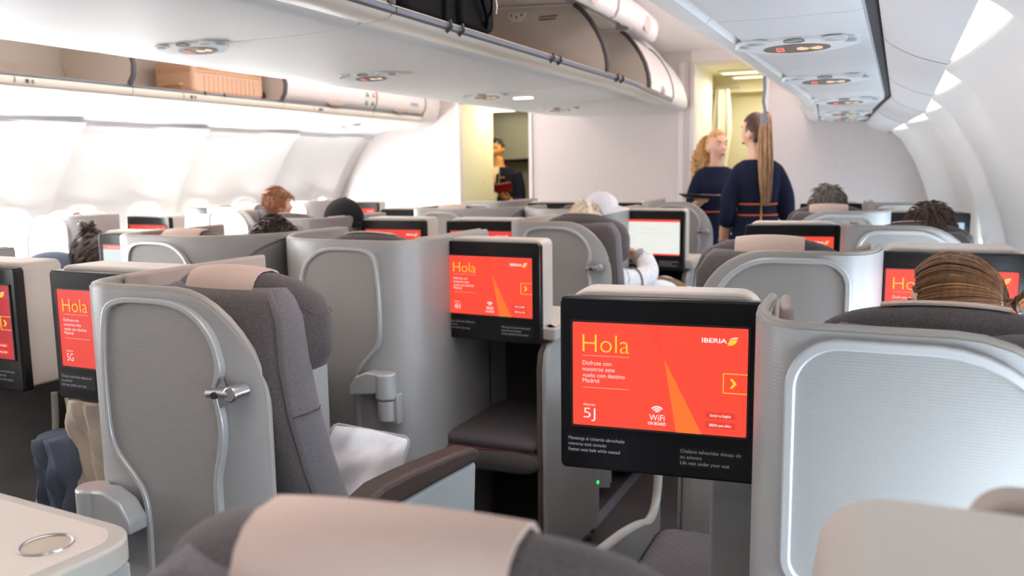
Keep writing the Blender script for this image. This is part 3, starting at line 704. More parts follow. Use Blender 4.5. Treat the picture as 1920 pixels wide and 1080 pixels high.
    if typ == 'G' and n == 1:
        pr = MB()
        for k in range(4): pr.box(-.30, -.215 - .012*(k % 2), -.002, 0.0, zn(-.545-.011*k), zn(-.541-.011*k))
        pr.build('printed_notice', PRINTD, t, smooth=0)
    return t

# ------------------------------------------------------------------ monitor consoles
MX = {'J': (-.405, .017, 6), 'L': (.141, 0, 0.5), 'H': (-1.283, -.011, -4), 'G': (-1.852, 0, 0), 'E': (-2.372, 0, 0), 'D': (-2.957, -.011, 4), 'C': (-4.10, .017, -5), 'A': (-4.685, 0, 0)}
MXN = {('G', 2): -1.868, ('G', 4): -1.868, ('E', 2): -2.372, ('L', 3): .143, ('H', 1): -1.28, ('H', 3): -1.30}
SW, SH_ = .331, .2055
Z_ST = H(-.2935)                    # top of the lit screen
def screen_content(scr, kind, seat, full):
    """lettering and shapes on the lit screen; x 0..1 from the left, y 0..1 from the top"""
    X = lambda a: (a-.5)*SW
    Z = lambda b: Z_ST - b*SH_
    def shp(nm, pts, m, d=.0012):
        return MB().prism([(X(a), Z(b)) for a, b in pts], lambda a, b, tt: (a, -tt-.002, b), 0, d).build(nm, m, scr, smooth=0)
    def tx(nm, s, x, yb, cap, m, w=None, thin=0.0, al='L'):
        return text(nm, s, scr, X(x), Z(yb), -.0035, cap*SH_, m, None if w is None else w*SW, thin, al)
    def rect(nm, a0, a1, b0, b1, m, d=.0012): return shp(nm, [(a0, b0), (a1, b0), (a1, b1), (a0, b1)], m, d)
    if kind == 'hola':
        tx('greeting', 'Hola', .06, .282, .172, E_YEL, .277, -.012)
        tx('airline_name', 'IBERIA', .748, .137, .040, E_WHITE, .138, .018)
        e = shp('emblem', [(.888, .158), (.893, .128), (.908, .108), (.930, .098), (.944, .096), (.936, .128), (.924, .148), (.908, .158)], E_YEL)
        shp('emblem_stripe', [(.897, .112), (.908, .092), (.926, .083), (.945, .081), (.943, .089), (.918, .095), (.904, .106)], E_WHITE, .0014)
        shp('light_beam', [(.537, .31), (.755, 1.0), (.61, 1.0)], E_ORANGE)
        shp('dark_beam', [(.42, 0), (.505, 0), (.537, .31)], mat('screen_dusk_red', None) if 'screen_dusk_red' in MATS else emis('screen_dusk_red', (.97, .066, .036, 1), 1.0), .0008)
        rect('rule', .06, .335, .315, .319, E_REDL if False else mat('screen_pink', None) if 'screen_pink' in MATS else emis('screen_pink', (1, .42, .34, 1), 1.0))
        rect('rule', .06, .335, .625, .629, MATS['screen_pink'])
        for s_, yb, w in (('Disfrute con', .408, .172), ('nosotros este', .466, .192), ('vuelo con destino', .525, .252), ('Madrid', .578, .098)):
            tx('message', s_, .06, yb, .040, E_WHITE, w, -.006)
        # arrow button
        b_ = MB(); fr = lambda a, b: (X(a), Z(b))
        t_ = .005
        for a0, a1, b0, b1 in ((.868, 1.0, .415, .421), (.868, 1.0, .594, .600), (.868, .8725, .415, .600)):
            b_.box(X(a0), X(a1), -.0035, -.002, Z(b1), Z(b0))
        b_.build('arrow_button', E_YEL, scr, smooth=0)
        shp('arrow', [(.905, .465), (.920, .462), (.943, .508), (.920, .552), (.905, .550), (.925, .508)], E_YEL)
        if full:
            tx('seat_word', 'Asiento', .063, .805, .026, E_WHITE, .073, -.004)
            if seat: tx('seat_number', seat, .065, .925, .098, E_WHITE, .072 if len(seat) == 2 else None, -.010)
            for r0, r1 in ((.010, .019), (.026, .035), (.042, .051)):
                n = 10
                pts = [(.5+.85*r1*math.cos(q)*1.0, .832-1.35*r1*math.sin(q)) for q in lin(math.radians(40), math.radians(140), n)] + [(.5+.85*r0*math.cos(q), .832-1.35*r0*math.sin(q)) for q in lin(math.radians(140), math.radians(40), n)]
                shp('signal_arc', pts, E_WHITE)
            tx('signal_word', 'WiFi', .5, .903, .058, E_WHITE, .088, 0.0, 'C')
            tx('signal_word', 'ON BOARD', .5, .945, .027, E_WHITE, .103, .02, 'C')
            for b0, s_, w in ((.785, 'Switch to English', .115), (.875, 'IBERIA para niños', .12)):
                rect('button', .775, .94, b0, b0+.058, E_REDD)
                tx('button_word', s_, .857, b0+.040, .023, E_WHITE, w, .012, 'C')
    elif kind == 'page':
        rect('page', 0, 1, .065, .96, E_PAGE); rect('foot_bar', .0, .52, .955, 1.0, E_PAGE); rect('foot_bar', .52, 1.0, .955, .985, E_RED)
        rect('title_mark', .945, .985, .015, .05, E_REDL); shp('bird_mark', [(.09, .18), (.11, .15), (.13, .16), (.115, .19)], E_GREY)
        for k, (a0, a1, b) in enumerate(((.15, .22, .165), (.06, .21, .245), (.06, .18, .31), (.06, .22, .455), (.06, .19, .52), (.06, .16, .58))):
            rect('text_line', a0, a1, b, b+.014, mat('screen_pale_text', None) if 'screen_pale_text' in MATS else emis('screen_pale_text', (.62, .68, .66, 1), 1.0))
        rect('text_line', .26, .60, .25, .275, emis('screen_pale_red', (.92, .62, .52, 1), 1.0))
        for b in (.36, .385): rect('text_line', .26, .88 if b < .37 else .5, b, b+.008, MATS['screen_pale_text'])
    elif kind == 'seatmap':
        rect('page', 0, 1, .09, 1.0, E_PAGE2); rect('text_line', .08, .30, .035, .06, mat('screen_pink', None) if 'screen_pink' in MATS else emis('screen_pink', (1, .42, .34, 1), 1.0))
        rect('text_line', .12, .8, .20, .215, mat('screen_pale_text', None) if 'screen_pale_text' in MATS else emis('screen_pale_text', (.62, .68, .66, 1), 1.0))
        for a, b in ((.27, .42), (.32, .355), (.355, .50), (.29, .52), (.40, .55), (.2, .47), (.62, .42)):
            shp('seat_dot', [(a+.016*math.cos(q), b+.026*math.sin(q)) for q in lin(0, 2*PI, 10)[:-1]], emis('screen_dark_dot', (.03, .10, .13, 1), 1.0))
        rect('map_block', .5, .62, .38, .9, mat('screen_map_blue', None) if 'screen_map_blue' in MATS else emis('screen_map_blue', (.45, .58, .62, 1), 1.0))
def console(typ, n, label, kind, seat=None, full=True, group=None):
    xc, dy, rz = MX[typ]; xc = MXN.get((typ, n), xc)
    t = thing('monitor_console', label, 'monitor', (xc, YM+PITCH*n+dy, 0), math.radians(rz), group)
    zb, zt = H(-.590), H(-.2435)
    fz = lambda a, b, tt: (a, tt, b)
    MB().prism(rrect(-.192, .192, zb, zt, .012), fz, 0, .03).build('bezel', BEZEL, t, bevel=.005, smooth=35)
    dep = {'J': .105, 'L': .20, 'H': .115, 'D': .115, 'G': .15, 'E': .15, 'C': .12, 'A': .20}[typ]
    MB().prism(rrect(-.183, .188, zb+.008, H(-.232), (.045, .045, .012, .012) if typ in 'JL' else (.03, .022, .012, .012)), fz, .028, dep).build('housing', BOX, t, bevel=.006, smooth=35)
    if kind:
        base = {'hola': E_RED if typ in 'JHL' else E_REDD, 'page': E_RED, 'seatmap': mat('screen_pink_bar', None) if 'screen_pink_bar' in MATS else emis('screen_pink_bar', (.95, .22, .17, 1), 1.0), 'blue': E_BLUE, 'white': E_WHITE, 'dim': emis('screen_dim_red', (.55, .04, .05, 1), 1.0) if 'screen_dim_red' not in MATS else MATS['screen_dim_red']}[kind]
        scr = MB().prism(rrect(-SW/2, SW/2, Z_ST-SH_, Z_ST, .003, 3), lambda a, b, tt: (a, -tt, b), -.004, .002).build('screen', base, t, smooth=0)
        MB().ring(rrect(-SW/2-.004, SW/2+.004, Z_ST-SH_-.004, Z_ST+.004, .004, 3), rrect(-SW/2-.0005, SW/2+.0005, Z_ST-SH_-.0005, Z_ST+.0005, .003, 3), lambda a, b, tt: (a, -tt, b), -.002, .0035).build('screen_edge', mat('dark_screen_edge', rgb(48, 40, 40), 0.35), t, smooth=0)
        screen_content(scr, 'hola' if kind == 'dim' else kind, seat, full)
        if full and kind in ('hola', 'dim', 'page'):
            man = ('Mantenga el cinturón abrochado', 'mientras esté sentado', 'Fasten seat belt while seated'); cha = ('Chaleco salvavidas debajo de', 'su asiento', 'Life vest under your seat')
            le, ri = (man, cha) if typ in 'JL' else (cha, man)
            for lines, xa, zz in ((le, -.175, H(-.522)), (ri, .045, H(-.530))):
                w = .122
                st = MB().prism(rrect(xa-.005, xa+w+.003, zz-.037, zz+.003, .004, 3), lambda a, b, tt: (a, -tt, b), 0, .0006).build('notice', STICK, t, smooth=0)
                for k, (s_, wf) in enumerate(zip(lines, (1.0, .68, .92) if lines is man else (1.0, .36, .82))):
                    text('notice_print', s_, st, xa, zz-.0085-.0115*k, -.0012, .0068, PRINT, width=.112*wf)
    # what stands below the monitor
    zl = H(-.535); s = -1 if typ in 'DE' else 1
    def bx(x0, x1, y0, y1, z0, z1): return MB().box(min(s*x0, s*x1), max(s*x0, s*x1), y0, y1, z0, z1)
    if typ in 'HD':
        out = rrect(-.22, .235, .03, .49, (.02, .075, .012, .012))
        tb = MB().prism([(s*a, b) for a, b in out], lambda a, b, tt: (a, b, tt), zl-.042, zl).build('table', mat('table_edge_grey', rgb(186, 182, 174), 0.35), t, bevel=.006, smooth=40)
        inn = inset(out, .026)
        MB().prism([(s*a, b) for a, b in inn], lambda a, b, tt: (a, b, tt), zl-.002, zl+.0035).build('table_top', BOX, tb, bevel=.001, smooth=30)
        cx, cy = s*.145, .385
        if n < 0 or n == 1:
            cup = MB().loft([[(cx+r*math.cos(2*PI*k/32), cy+r*math.sin(2*PI*k/32), z) for k in range(32)] for r, z in ((.038, zl+.003), (.037, zl+.0065), (.0345, zl+.0068), (.0325, zl+.0045))], cap=False).build('cup_ring', METAL, tb, smooth=60)
            MB().prism([(cx+.033*math.cos(2*PI*k/32), cy+.033*math.sin(2*PI*k/32)) for k in range(32)], lambda a, b, tt: (a, b, tt), zl, zl+.0042).build('cup_recess', mat('champagne_metal', rgb(186, 174, 158), .35, .6), tb, smooth=0)
        # aisle-side panel with a rounded rear top corner
        MB().prism([(b, a) for a, b in [(.06, .0), (zl-.14, .0), (zl-.085, .012), (zl-.055, .04), (zl-.042, .09), (zl-.042, .47), (.06, .47)]], lambda a, b, tt: (tt, a, b), min(s*.195, s*.215), max(s*.195, s*.215)).build('side_panel', SHELL, t, bevel=.006)
        MB().prism([(b, a) for a, b in [(.06, .0), (zl-.14, .0), (zl-.085, .012), (zl-.055, .04), (zl-.042, .09), (zl-.042, .47), (.06, .47)]], lambda a, b, tt: (tt, a, b), min(s*.178, s*.194), max(s*.178, s*.194)).build('inner_panel', mat('brown_inner', rgb(92, 78, 72), 0.7), t)
        if typ == 'H' and n == 1:
            MB().ell((.2165, .452, H(-1.221)), (.003, .006, .006), 10, 8).build('status_light', emis('green_status_light', (.02, 1.0, .12, 1), 3.0), t)
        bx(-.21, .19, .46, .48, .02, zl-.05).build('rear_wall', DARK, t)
        bx(-.235, -.215, .05, .48, .02, zl-.05).build('inner_wall', SHELL, t)
    elif typ in 'JCLA':
        if (typ, n) == ('L', -1): MB().prism(rrect(-.085, .185, H(-.33), H(-.2255), (.03, .02, .01, .01)), fz, .205, .24).build('lining', LINING, t, bevel=.006)
        q = 1 if typ in 'JA' else -1
        # pedestal panel below the monitor on the side of the next seat
        MB().box(min(q*.085, q*.19), max(q*.085, q*.19), .20, .22, .02, zb).build('pedestal', SHELL, t, bevel=.008)
        if typ in 'JC':
            # low aisle-side fence with a rounded trim
            fx = lambda y: q*(-.19 + .105*max(0, y))
            P = catmull([(fx(y_), y_, z_) for _, y_, z_ in ((q*-.19, -.35, H(-.83)), (q*-.19, .10, H(-.862)), (q*-.19, .36, H(-.893)), (q*-.19, .55, H(-.935)), (q*-.19, .66, H(-.968)), (q*-.19, .735, H(-.95)), (q*-.19, .765, H(-.88)), (q*-.19, .775, H(-.75)), (q*-.19, .78, H(-.62)))], 5)
            MB().tube(P, .013, 8).build('fence_trim', RIM, t, smooth=70)
            A = [[(x, y, .02), (x, y, (z+.02)/2), (x, y, z)] for x, y, z in P[:26]]
            MB().slab(A, [[(x+q*.015, y, z) for x, y, z in r] for r in A]).build('fence', mat('dark_fence', rgb(110, 102, 96), 0.6), t)
    else:
        # narrow wall between the two inner footwells, with curved trims, and the ledge beside the housing
        bx(.183, .245, .0, .19, H(-.575), H(-.553)).build('ledge', BOX, t, bevel=.004) if typ == 'E' else None
        sx = -.222 if typ == 'G' else .232
        sx = sx if typ == 'G' else sx
        xq = sx if typ == 'G' else sx*1.0
        P = catmull([(xq, .06, H(-.60)), (xq, .055, H(-.70)), (xq, .035, H(-.80)), (xq, -.01, H(-.885)), (xq, -.07, H(-.97)), (xq, -.12, H(-1.1)), (xq, -.14, H(-1.4))], 5)
        MB().tube(P, .011, 8).build('divider_trim', RIM, t, smooth=70)
        A = [[(x, y, z), (x, y+.35, z)] for x, y, z in P]
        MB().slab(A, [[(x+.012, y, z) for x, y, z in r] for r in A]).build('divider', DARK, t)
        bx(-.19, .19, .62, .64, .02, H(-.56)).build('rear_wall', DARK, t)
        bx(-.2, .2, .15, .64, H(-.58), H(-.555)).build('table', BOX, t, bevel=.004)
        xs_ = .20 if typ == 'G' else -.20
        MB().box(min(xs_, xs_+.015), max(xs_, xs_+.015), .10, .64, .02, H(-.60)).build('inner_wall', SHELL, t)
    return t

# ------------------------------------------------------------------ seats
SCX = {'H': -1.312, 'D': -2.928, 'G': -1.70, 'E': -2.54, 'J': -.318, 'L': .075, 'C': -4.187, 'A': -4.615}
def sect(cx, cy, cz, hx, hy, n=24, e=.55):
    out = []
    for k in range(n):
        a = 2*PI*k/n; c, s_ = math.cos(a), math.sin(a)
        out.append((cx+hx*math.copysign(abs(c)**e, c), cy+hy*math.copysign(abs(s_)**e, s_), cz))
    return out
def seat(typ, n, label, group, dv=0.0, dz=0.0, rz=0.0, low=True, dx=0.0, cover='full'):
    t = thing('passenger_seat', label, 'seat', (SCX[typ]+dx, YS+PITCH*n+dv, 0), math.radians(rz), group)
    hw = .205
    prof = [(-.245, .075, .030, .155), (-.262, .060, .045, .175), (-.30, .050, .060, .198), (-.40, .048, .078, hw), (-.50, .068, .082, hw), (-.62, .105, .084, hw), (-.75, .155, .086, hw), (-.88, .210, .088, hw), (-.98, .250, .085, hw)]
    MB().loft([sect(0, cy+.072, H(z)+dz, hx, hy) for z, cy, hy, hx in prof]).build('backrest', FABRIC, t, smooth=60)
    MB().loft([sect(0, cy+.028, H(z)+dz-.004, hx*.985, hy*.62) for z, cy, hy, hx in prof]).build('backrest_rear', FABRIC2, t, smooth=60)
    # seams on the backrest flanks
    for sx in (-1, 1):
        MB().tube([(sx*(hx*1.002), cy+.012, H(z)+dz) for z, cy, hy, hx in prof[1:8]], .0014, 5).build('side_seam', DSEAM, t)
    MB().tube([p for p in sect(0, .068+.072, H(-.505)+dz, hw+.001, .083)], .0016, 5, closed=True).build('cross_seam', DSEAM, t)
    # headrest: a winged cushion
    def hp(x, q, k=0.0):
        a = min(1.0, abs(x)/.212); e = math.sqrt(max(0.0, 1-a**6))
        yy = .150 + .055*a**2; zz = H(-.318) - .030*a**2.2 + dz
        hy = .052*(.35+.65*e)+k; hz = (.108 - .012*a*a)*(.45+.55*e)+k
        return (x, yy + hy*math.copysign(abs(math.cos(q))**.7, math.cos(q)), zz + hz*math.copysign(abs(math.sin(q))**.75, math.sin(q)))
    hr = MB().loft([[hp(-.212+.424*i/28, 2*PI*k/24) for k in range(24)] for i in range(29)]).build('headrest', FABRIC2, t, smooth=80)
    for q in (.55, 2.55):
        MB().tube([hp(-.205+.41*i/40, q, .0004) for i in range(41)], .0011, 5).build('headrest_seam', SEAM, hr)
    if cover:
        q0, q1 = (205, -10) if cover == 'full' else (98, -10)
        A = [[hp(-.095+.19*i/8, math.radians(q0-(q0-q1)*k/14), .0025) for k in range(15)] for i in range(9)]
        B = [[hp(-.095+.19*i/8, math.radians(q0-(q0-q1)*k/14), .0065) for k in range(15)] for i in range(9)]
        MB().slab(A, B).build('headrest_cover', COVER, t, smooth=70)
    if low:
        cu = MB().loft([sect(0, y, .0, .0, .0) for y in ()]) if False else MB()
        cu.loft([[(x, y, z) for x, z in [(hx*math.copysign(abs(math.cos(a))**.5, math.cos(a)), zc+.065*math.copysign(abs(math.sin(a))**.6, math.sin(a))) for a in [2*PI*k/20 for k in range(20)]]] for y, hx, zc in ((.24, .19, .50), (.27, .215, .50), (.5, .22, .495), (.74, .22, .505), (.79, .21, .50), (.81, .18, .49))])
        cu.build('seat_cushion', FABRIC2, t, smooth=60)
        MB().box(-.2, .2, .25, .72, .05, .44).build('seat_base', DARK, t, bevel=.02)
        for sx in (SIDE[typ][1],):
            x0, x1 = (.190, .258) if sx == 1 else (-.258, -.190)
            capm = MB().prism([(.25, H(-.748)), (.265, H(-.722)), (.33, H(-.708)), (.45, H(-.712)), (.62, H(-.726)), (.73, H(-.738)), (.768, H(-.755)), (.765, H(-.785)), (.60, H(-.778)), (.40, H(-.772)), (.27, H(-.772))], lambda a, b, tt: (tt, a, b), x0, x1)
            ar = capm.build('armrest', LEATHER, t, bevel=.012, smooth=50)
            MB().prism([(.24, H(-.775)), (.55, H(-.78)), (.76, H(-.788)), (.745, H(-.95)), (.715, H(-1.14)), (.20, H(-1.14))], lambda a, b, tt: (tt, a, b), x0+.008*1, x1-.008).build('armrest_side', ARM, ar, bevel=.01, smooth=50)
            xo = x1-.006 if sx == 1 else x0+.002
            MB().prism([(.20, H(-1.13)), (.22, H(-.86)), (.30, H(-.815)), (.42, H(-.80)), (.50, H(-.83)), (.56, H(-.92)), (.60, H(-1.13))], lambda a, b, tt: (tt, a, b), xo-.004, xo+.008).build('hub_plate', SHELL, ar, bevel=.003)
    return t
def ottoman(x0, x1, y0, y1, ztop, label, group=None):
    t = thing('ottoman', label, 'footrest', ((x0+x1)/2, (y0+y1)/2, 0), group=group); w = (x1-x0)/2; d = (y1-y0)/2
    def pad(ya, yb, za, zb, ww): 
        return [[(x, y, z) for x, z in [(ww*k_*math.copysign(abs(math.cos(a))**.35, math.cos(a)), (za+zb)/2+(zb-za)/2*k2*math.copysign(abs(math.sin(a))**.6, math.sin(a))) for a in [2*PI*k/24 for k in range(24)]]] for y, k_, k2 in ((ya, .93, .55), (ya+.02, .985, .88), (ya+.06, 1, 1), (yb-.05, 1, 1), (yb, .96, .7))]
    MB().loft(pad(-d+.02, d, ztop-.055, ztop, w*.97)).build('top_pad', mat('quilted_grey_fabric', rgb(96, 90, 92), 0.95, noise=(300, .2), wave=(22, .25, 'DIAGONAL')), t, smooth=70)
    MB().loft(pad(-d, d, ztop-.13, ztop-.04, w)).build('front_roll', FABRIC2, t, smooth=70)
    MB().tube([(-w*.94, -d+.03, ztop-.045), (0, -d+.012, ztop-.047), (w*.94, -d+.03, ztop-.045)], .003, 6).build('pad_seam', SEAM, t)
    MB().box(-w*.9, w*.9, d*.5, d*.9, .0, ztop-.1).build('pedestal', DARK, t)
    MB().box(-w*.95, w*.95, -d*.3, d*.2, ztop-.16, ztop-.11).build('under_frame', DARK, t)
    MB().box(-w*.95, -w*.8, -d*.3, d*.2, .0, ztop-.12).build('leg', DARK, t)
    MB().box(w*.8, w*.95, -d*.3, d*.2, .0, ztop-.12).build('leg', DARK, t)
    return t
# ------------------------------------------------------------------ placing the rows
def ordn(n): return ('nearest', 'second', 'third', 'fourth', 'fifth')[n]
PLACE = {'H': 'centre-right aisle seat', 'D': 'centre-left aisle seat', 'G': 'inner centre-right seat', 'E': 'inner centre-left seat', 'J': 'right aisle seat', 'L': 'right window seat', 'C': 'left aisle seat', 'A': 'left window seat'}
SHELL_LABEL = {
 ('H', 0): 'large grey seat shell with silver latch knob, beside the 5G screen',
 ('D', 0): 'grey seat shell hidden left of the inner screens, nearest row',
 ('L', 0): 'large pale window-side seat shell right of the 5J screen',
 ('A', 0): 'grey window-side seat shell at the far left edge, nearest row',
 ('G', 1): 'grey seat shell with corner hinge left of the 4H screen',
 ('E', 1): 'grey seat shell with curved divider right of the seat-map screen',
 ('J', 1): 'pale seat shell left of the 4L screen',
 ('C', 1): 'grey aisle-side seat shell at far left behind the woman with a bun',
 ('H', 2): 'grey seat shell behind the white-haired passenger',
 ('D', 2): 'grey seat shell behind the passenger in the black cap',
 ('L', 2): 'white window-side seat shell behind the dark-haired passenger on the right',
 ('A', 2): 'sunlit white seat shell by the left windows beside the woman with a bun',
 ('G', 3): 'grey seat shell left of the bright text-page screen',
 ('E', 3): 'grey seat shell just beyond the black-capped passenger',
 ('J', 3): 'white seat shell behind the grey-haired man by the bulkhead',
 ('C', 3): 'sunlit white seat shell behind the auburn-haired passenger',
 ('H', 4): 'farthest grey seat shell with latch, in front of the standing attendants',
 ('D', 4): 'farthest grey seat shell below the left passage',
 ('L', 4): 'farthest white window-side seat shell at the right bulkhead',
 ('A', 4): 'farthest sunlit seat shell by the left windows'}
SEAT_LABEL = {
 ('H', 0): 'empty grey seat with beige headrest cover and white pillow',
 ('L', 0): 'grey fabric seat of the woman with the low ponytail',
 ('G', 1): 'empty grey seat with dark headrest above the shell left of screen 4H',
 ('E', 1): 'grey seat with beige headrest cover beyond the curved divider',
 ('J', 1): 'grey seat with beige cover in front of the pale shell left of screen 4L',
 ('H', 2): 'grey fabric seat of the white-haired passenger',
 ('L', 2): 'grey seat of the dark-haired passenger by the right windows',
 ('D', 2): 'grey seat of the passenger in the black cap',
 ('J', 3): 'grey seat with beige cover of the grey-haired man by the bulkhead',
 ('C', 3): 'grey seat of the auburn-haired passenger on the left'}
GS, GC, GP = 'grey seat shells', 'seat monitors', 'passenger seats'
for n in range(5):
    for typ in ('HDLA' if n % 2 == 0 else 'GEJC'):
        seat_shell(typ, n, SHELL_LABEL[(typ, n)], GS)
        lb = SEAT_LABEL.get((typ, n), 'grey seat ahead of the %s row shell, %s' % (ordn(n), PLACE[typ]))
        if n == 4: continue
        seat(typ, n, lb, GP, cover='edge' if typ in 'LG' or (typ, n) in (('H', 2), ('D', 2)) else 'full', rz={'H': -3, 'D': 3, 'J': 5, 'C': -5}.get(typ, 0), dv={'L': .10}.get(typ, 0), dz={'L': -.014, 'J': .012, 'H': .012}.get(typ, 0))
seat('J', -1, 'blurred nearest seat at the bottom edge with beige headrest cover', GP, dv=.155, rz=7, dx=.03, dz=-.020)
SCREENS = {
 ('J', 0): ('hola', '5J', True, 'large sharp red screen reading Hola, seat 5J'),
 ('G', 0): ('hola', '5G', True, 'red screen reading Hola, seat 5G, partly behind the latch shell'),
 ('E', 0): ('dim', None, True, 'darker red screen cut by the left picture edge'),
 ('H', 1): ('hola', '4H', True, 'red screen reading Hola, seat 4H'),
 ('L', 1): ('hola', None, True, 'red screen partly hidden by the woman with the low ponytail'),
 ('D', 1): ('seatmap', None, True, 'screen with a pale seat map under a pink bar'),
 ('J', 2): ('hola', None, False, 'red screen in the aisle block right of the standing attendants'),
 ('G', 2): ('hola', None, False, 'red screen left of the white-haired passenger seat shell'),
 ('E', 2): ('hola', None, False, 'red screen right of the passenger in the black cap'),
 ('C', 2): ('hola', None, False, 'red screen with glossy black frame by the left windows'),
 ('H', 3): ('page', None, True, 'bright screen showing a pale text page near the white-haired passenger'),
 ('L', 3): ('blue', None, False, 'pale blue screen behind the dark-haired passenger on the right'),
 ('D', 3): ('hola', None, False, 'red screen far left of the passage, in front of the left-centre seats'),
 ('A', 3): ('white', None, False, 'washed-out white screen by the left windows'),
 ('J', 4): ('hola', None, False, 'red screen in front of the grey-haired man by the bulkhead'),
 ('G', 4): ('hola', None, False, 'farthest centre red screen under the white cap'),
 ('E', 4): ('hola', None, False, 'farthest centre red screen below the left passage'),
 ('C', 4): ('hola', None, False, 'farthest red screen on the left at the bulkhead'),
 ('C', 0): (None, None, False, 'nearest left aisle monitor with dark screen'),
 ('H', -1): (None, None, False, 'console with round cup recess in its table at the bottom left corner'),
 ('L', -1): (None, None, False, 'beige monitor housing at the bottom right corner'),
 ('A', 1): (None, None, False, 'left window monitor with dark screen, second row')}
for (typ, n), (kind, sn, full, lb) in SCREENS.items():
    console(typ, n, lb, kind, sn, full, GC)
ottoman(-1.535, -1.095, 2.60, 3.12, H(-.925), 'dark quilted footrest under the 4H screen', 'footrests')
ottoman(-.585, -.215, 1.55, 2.285, H(-1.0), 'brown footrest cushion in the footwell under the 5J screen', 'footrests')
# ------------------------------------------------------------------ people
SKIN = mat('warm_skin', rgb(226, 178, 152), 0.55); SKINT = mat('tanned_skin', rgb(206, 150, 118), 0.55); SKIND = mat('amber_skin', rgb(214, 152, 92), 0.55)
NAVY = mat('navy_cloth', rgb(27, 32, 54), 0.9, noise=(200, .12), spec=.2); NAVYD = mat('dark_navy_cloth', rgb(20, 23, 38), 0.9, spec=.2)
EYEW = mat('eye_white', rgb(232, 228, 222), 0.3); IRIS = mat('dark_iris', rgb(60, 44, 36), 0.3); LIPS = mat('red_lips', rgb(176, 62, 60), 0.45); BROW = mat('brow_brown', rgb(110, 78, 54), 0.9)
def hairmat(name, c, c2=.35): return mat(name, c, 0.45, noise=(90, c2, (1, 1, .12)))
def R3(rx=0, ry=0, rz=0): return Matrix.Rotation(math.radians(rz), 3, 'Z') @ Matrix.Rotation(math.radians(rx), 3, 'X') @ Matrix.Rotation(math.radians(ry), 3, 'Y')
def head_pt(d):
    """point of the head surface in direction d (unit); +y is the face, z up, origin between the ears"""
    x, y, z = d.x*.072, d.y*.092, d.z*.114
    if z < -.015:
        t = min(1, (-z-.015)/.09); x *= 1-.36*t
        y = y*(1-.42*t) if y < 0 else y*(1-.10*t)
    if y > 0:
        y = min(y, .083+.0*z)
        y += .024*math.exp(-((x/.010)**2+((z+.020)/.017)**2)) + .010*math.exp(-((x/.008)**2+((z-.004)/.022)**2))
        for sx in (-1, 1): y -= .011*math.exp(-(((x-sx*.031)/.017)**2+((z-.014)/.012)**2))
        y += .004*math.exp(-((x/.045)**2+((z-.036)/.010)**2)) + .006*math.exp(-((x/.020)**2+((z+.060)/.010)**2)) + .008*math.exp(-((x/.018)**2+((z+.098)/.014)**2))
        y += .003*math.exp(-(((abs(x)-.045)/.016)**2+((z+.022)/.018)**2))
    return Vector((x, y, z))
def add_head(mb, c, M, s=1.0):
    nu, nv = 44, 40; vs = []; fs = []
    for j in range(nv+1):
        th = PI*j/nv
        for i in range(nu):
            ph = 2*PI*i/nu
            d = Vector((math.sin(th)*math.sin(ph), math.sin(th)*math.cos(ph), math.cos(th)))
            vs.append(Vector(c)+M @ (head_pt(d)*s))
    for j in range(nv):
        for i in range(nu):
            k = (i+1) % nu; fs.append((j*nu+i, j*nu+k, (j+1)*nu+k, (j+1)*nu+i))
    mb.add(vs, fs)
    for sx in (-1, 1): mb.ell(Vector(c)+M @ Vector((sx*.072*s, -.008, -.012)), (.009, .019, .032), 12, 8, M)
def face_parts(parent, c, M, lips=LIPS, brow=BROW):
    c = Vector(c); l = MB()
    for sx in (-1, 1):
        ew = MB().ell(c+M @ Vector((sx*.031,   .0690, .013)), (.0135, .008, .0070), 14, 8, M).build('eye', EYEW, parent)
        MB().ell(c+M @ Vector((sx*.031, .0752, .013)), (.0062, .0028, .0066), 12, 6, M).build('iris', IRIS, ew)
        MB().tube([c+M @ Vector((sx*(.014+.034*t), .0835-.010*t*t, .031+.006*math.sin(t*2.6))) for t in lin(0, 1, 6)], [.0022, .003, .003, .0028, .0022, .001], 6).build('eyebrow', brow, parent)
    l.ell(c+M @ Vector((0, .0865, -.0575)), (.020, .006, .0042), 14, 6, M); l.ell(c+M @ Vector((0, .0865, -.0625)), (.017, .006, .0050), 14, 6, M)
    l.build('lips', lips, parent)
def limb(mb, pts, rs, n=14):
    k = 5; P = catmull(pts, k); R = []
    for i in range(len(pts)-1): R += [rs[i]+(rs[i+1]-rs[i])*t/k for t in range(k)]
    mb.tube(P, R+[rs[-1]], n)
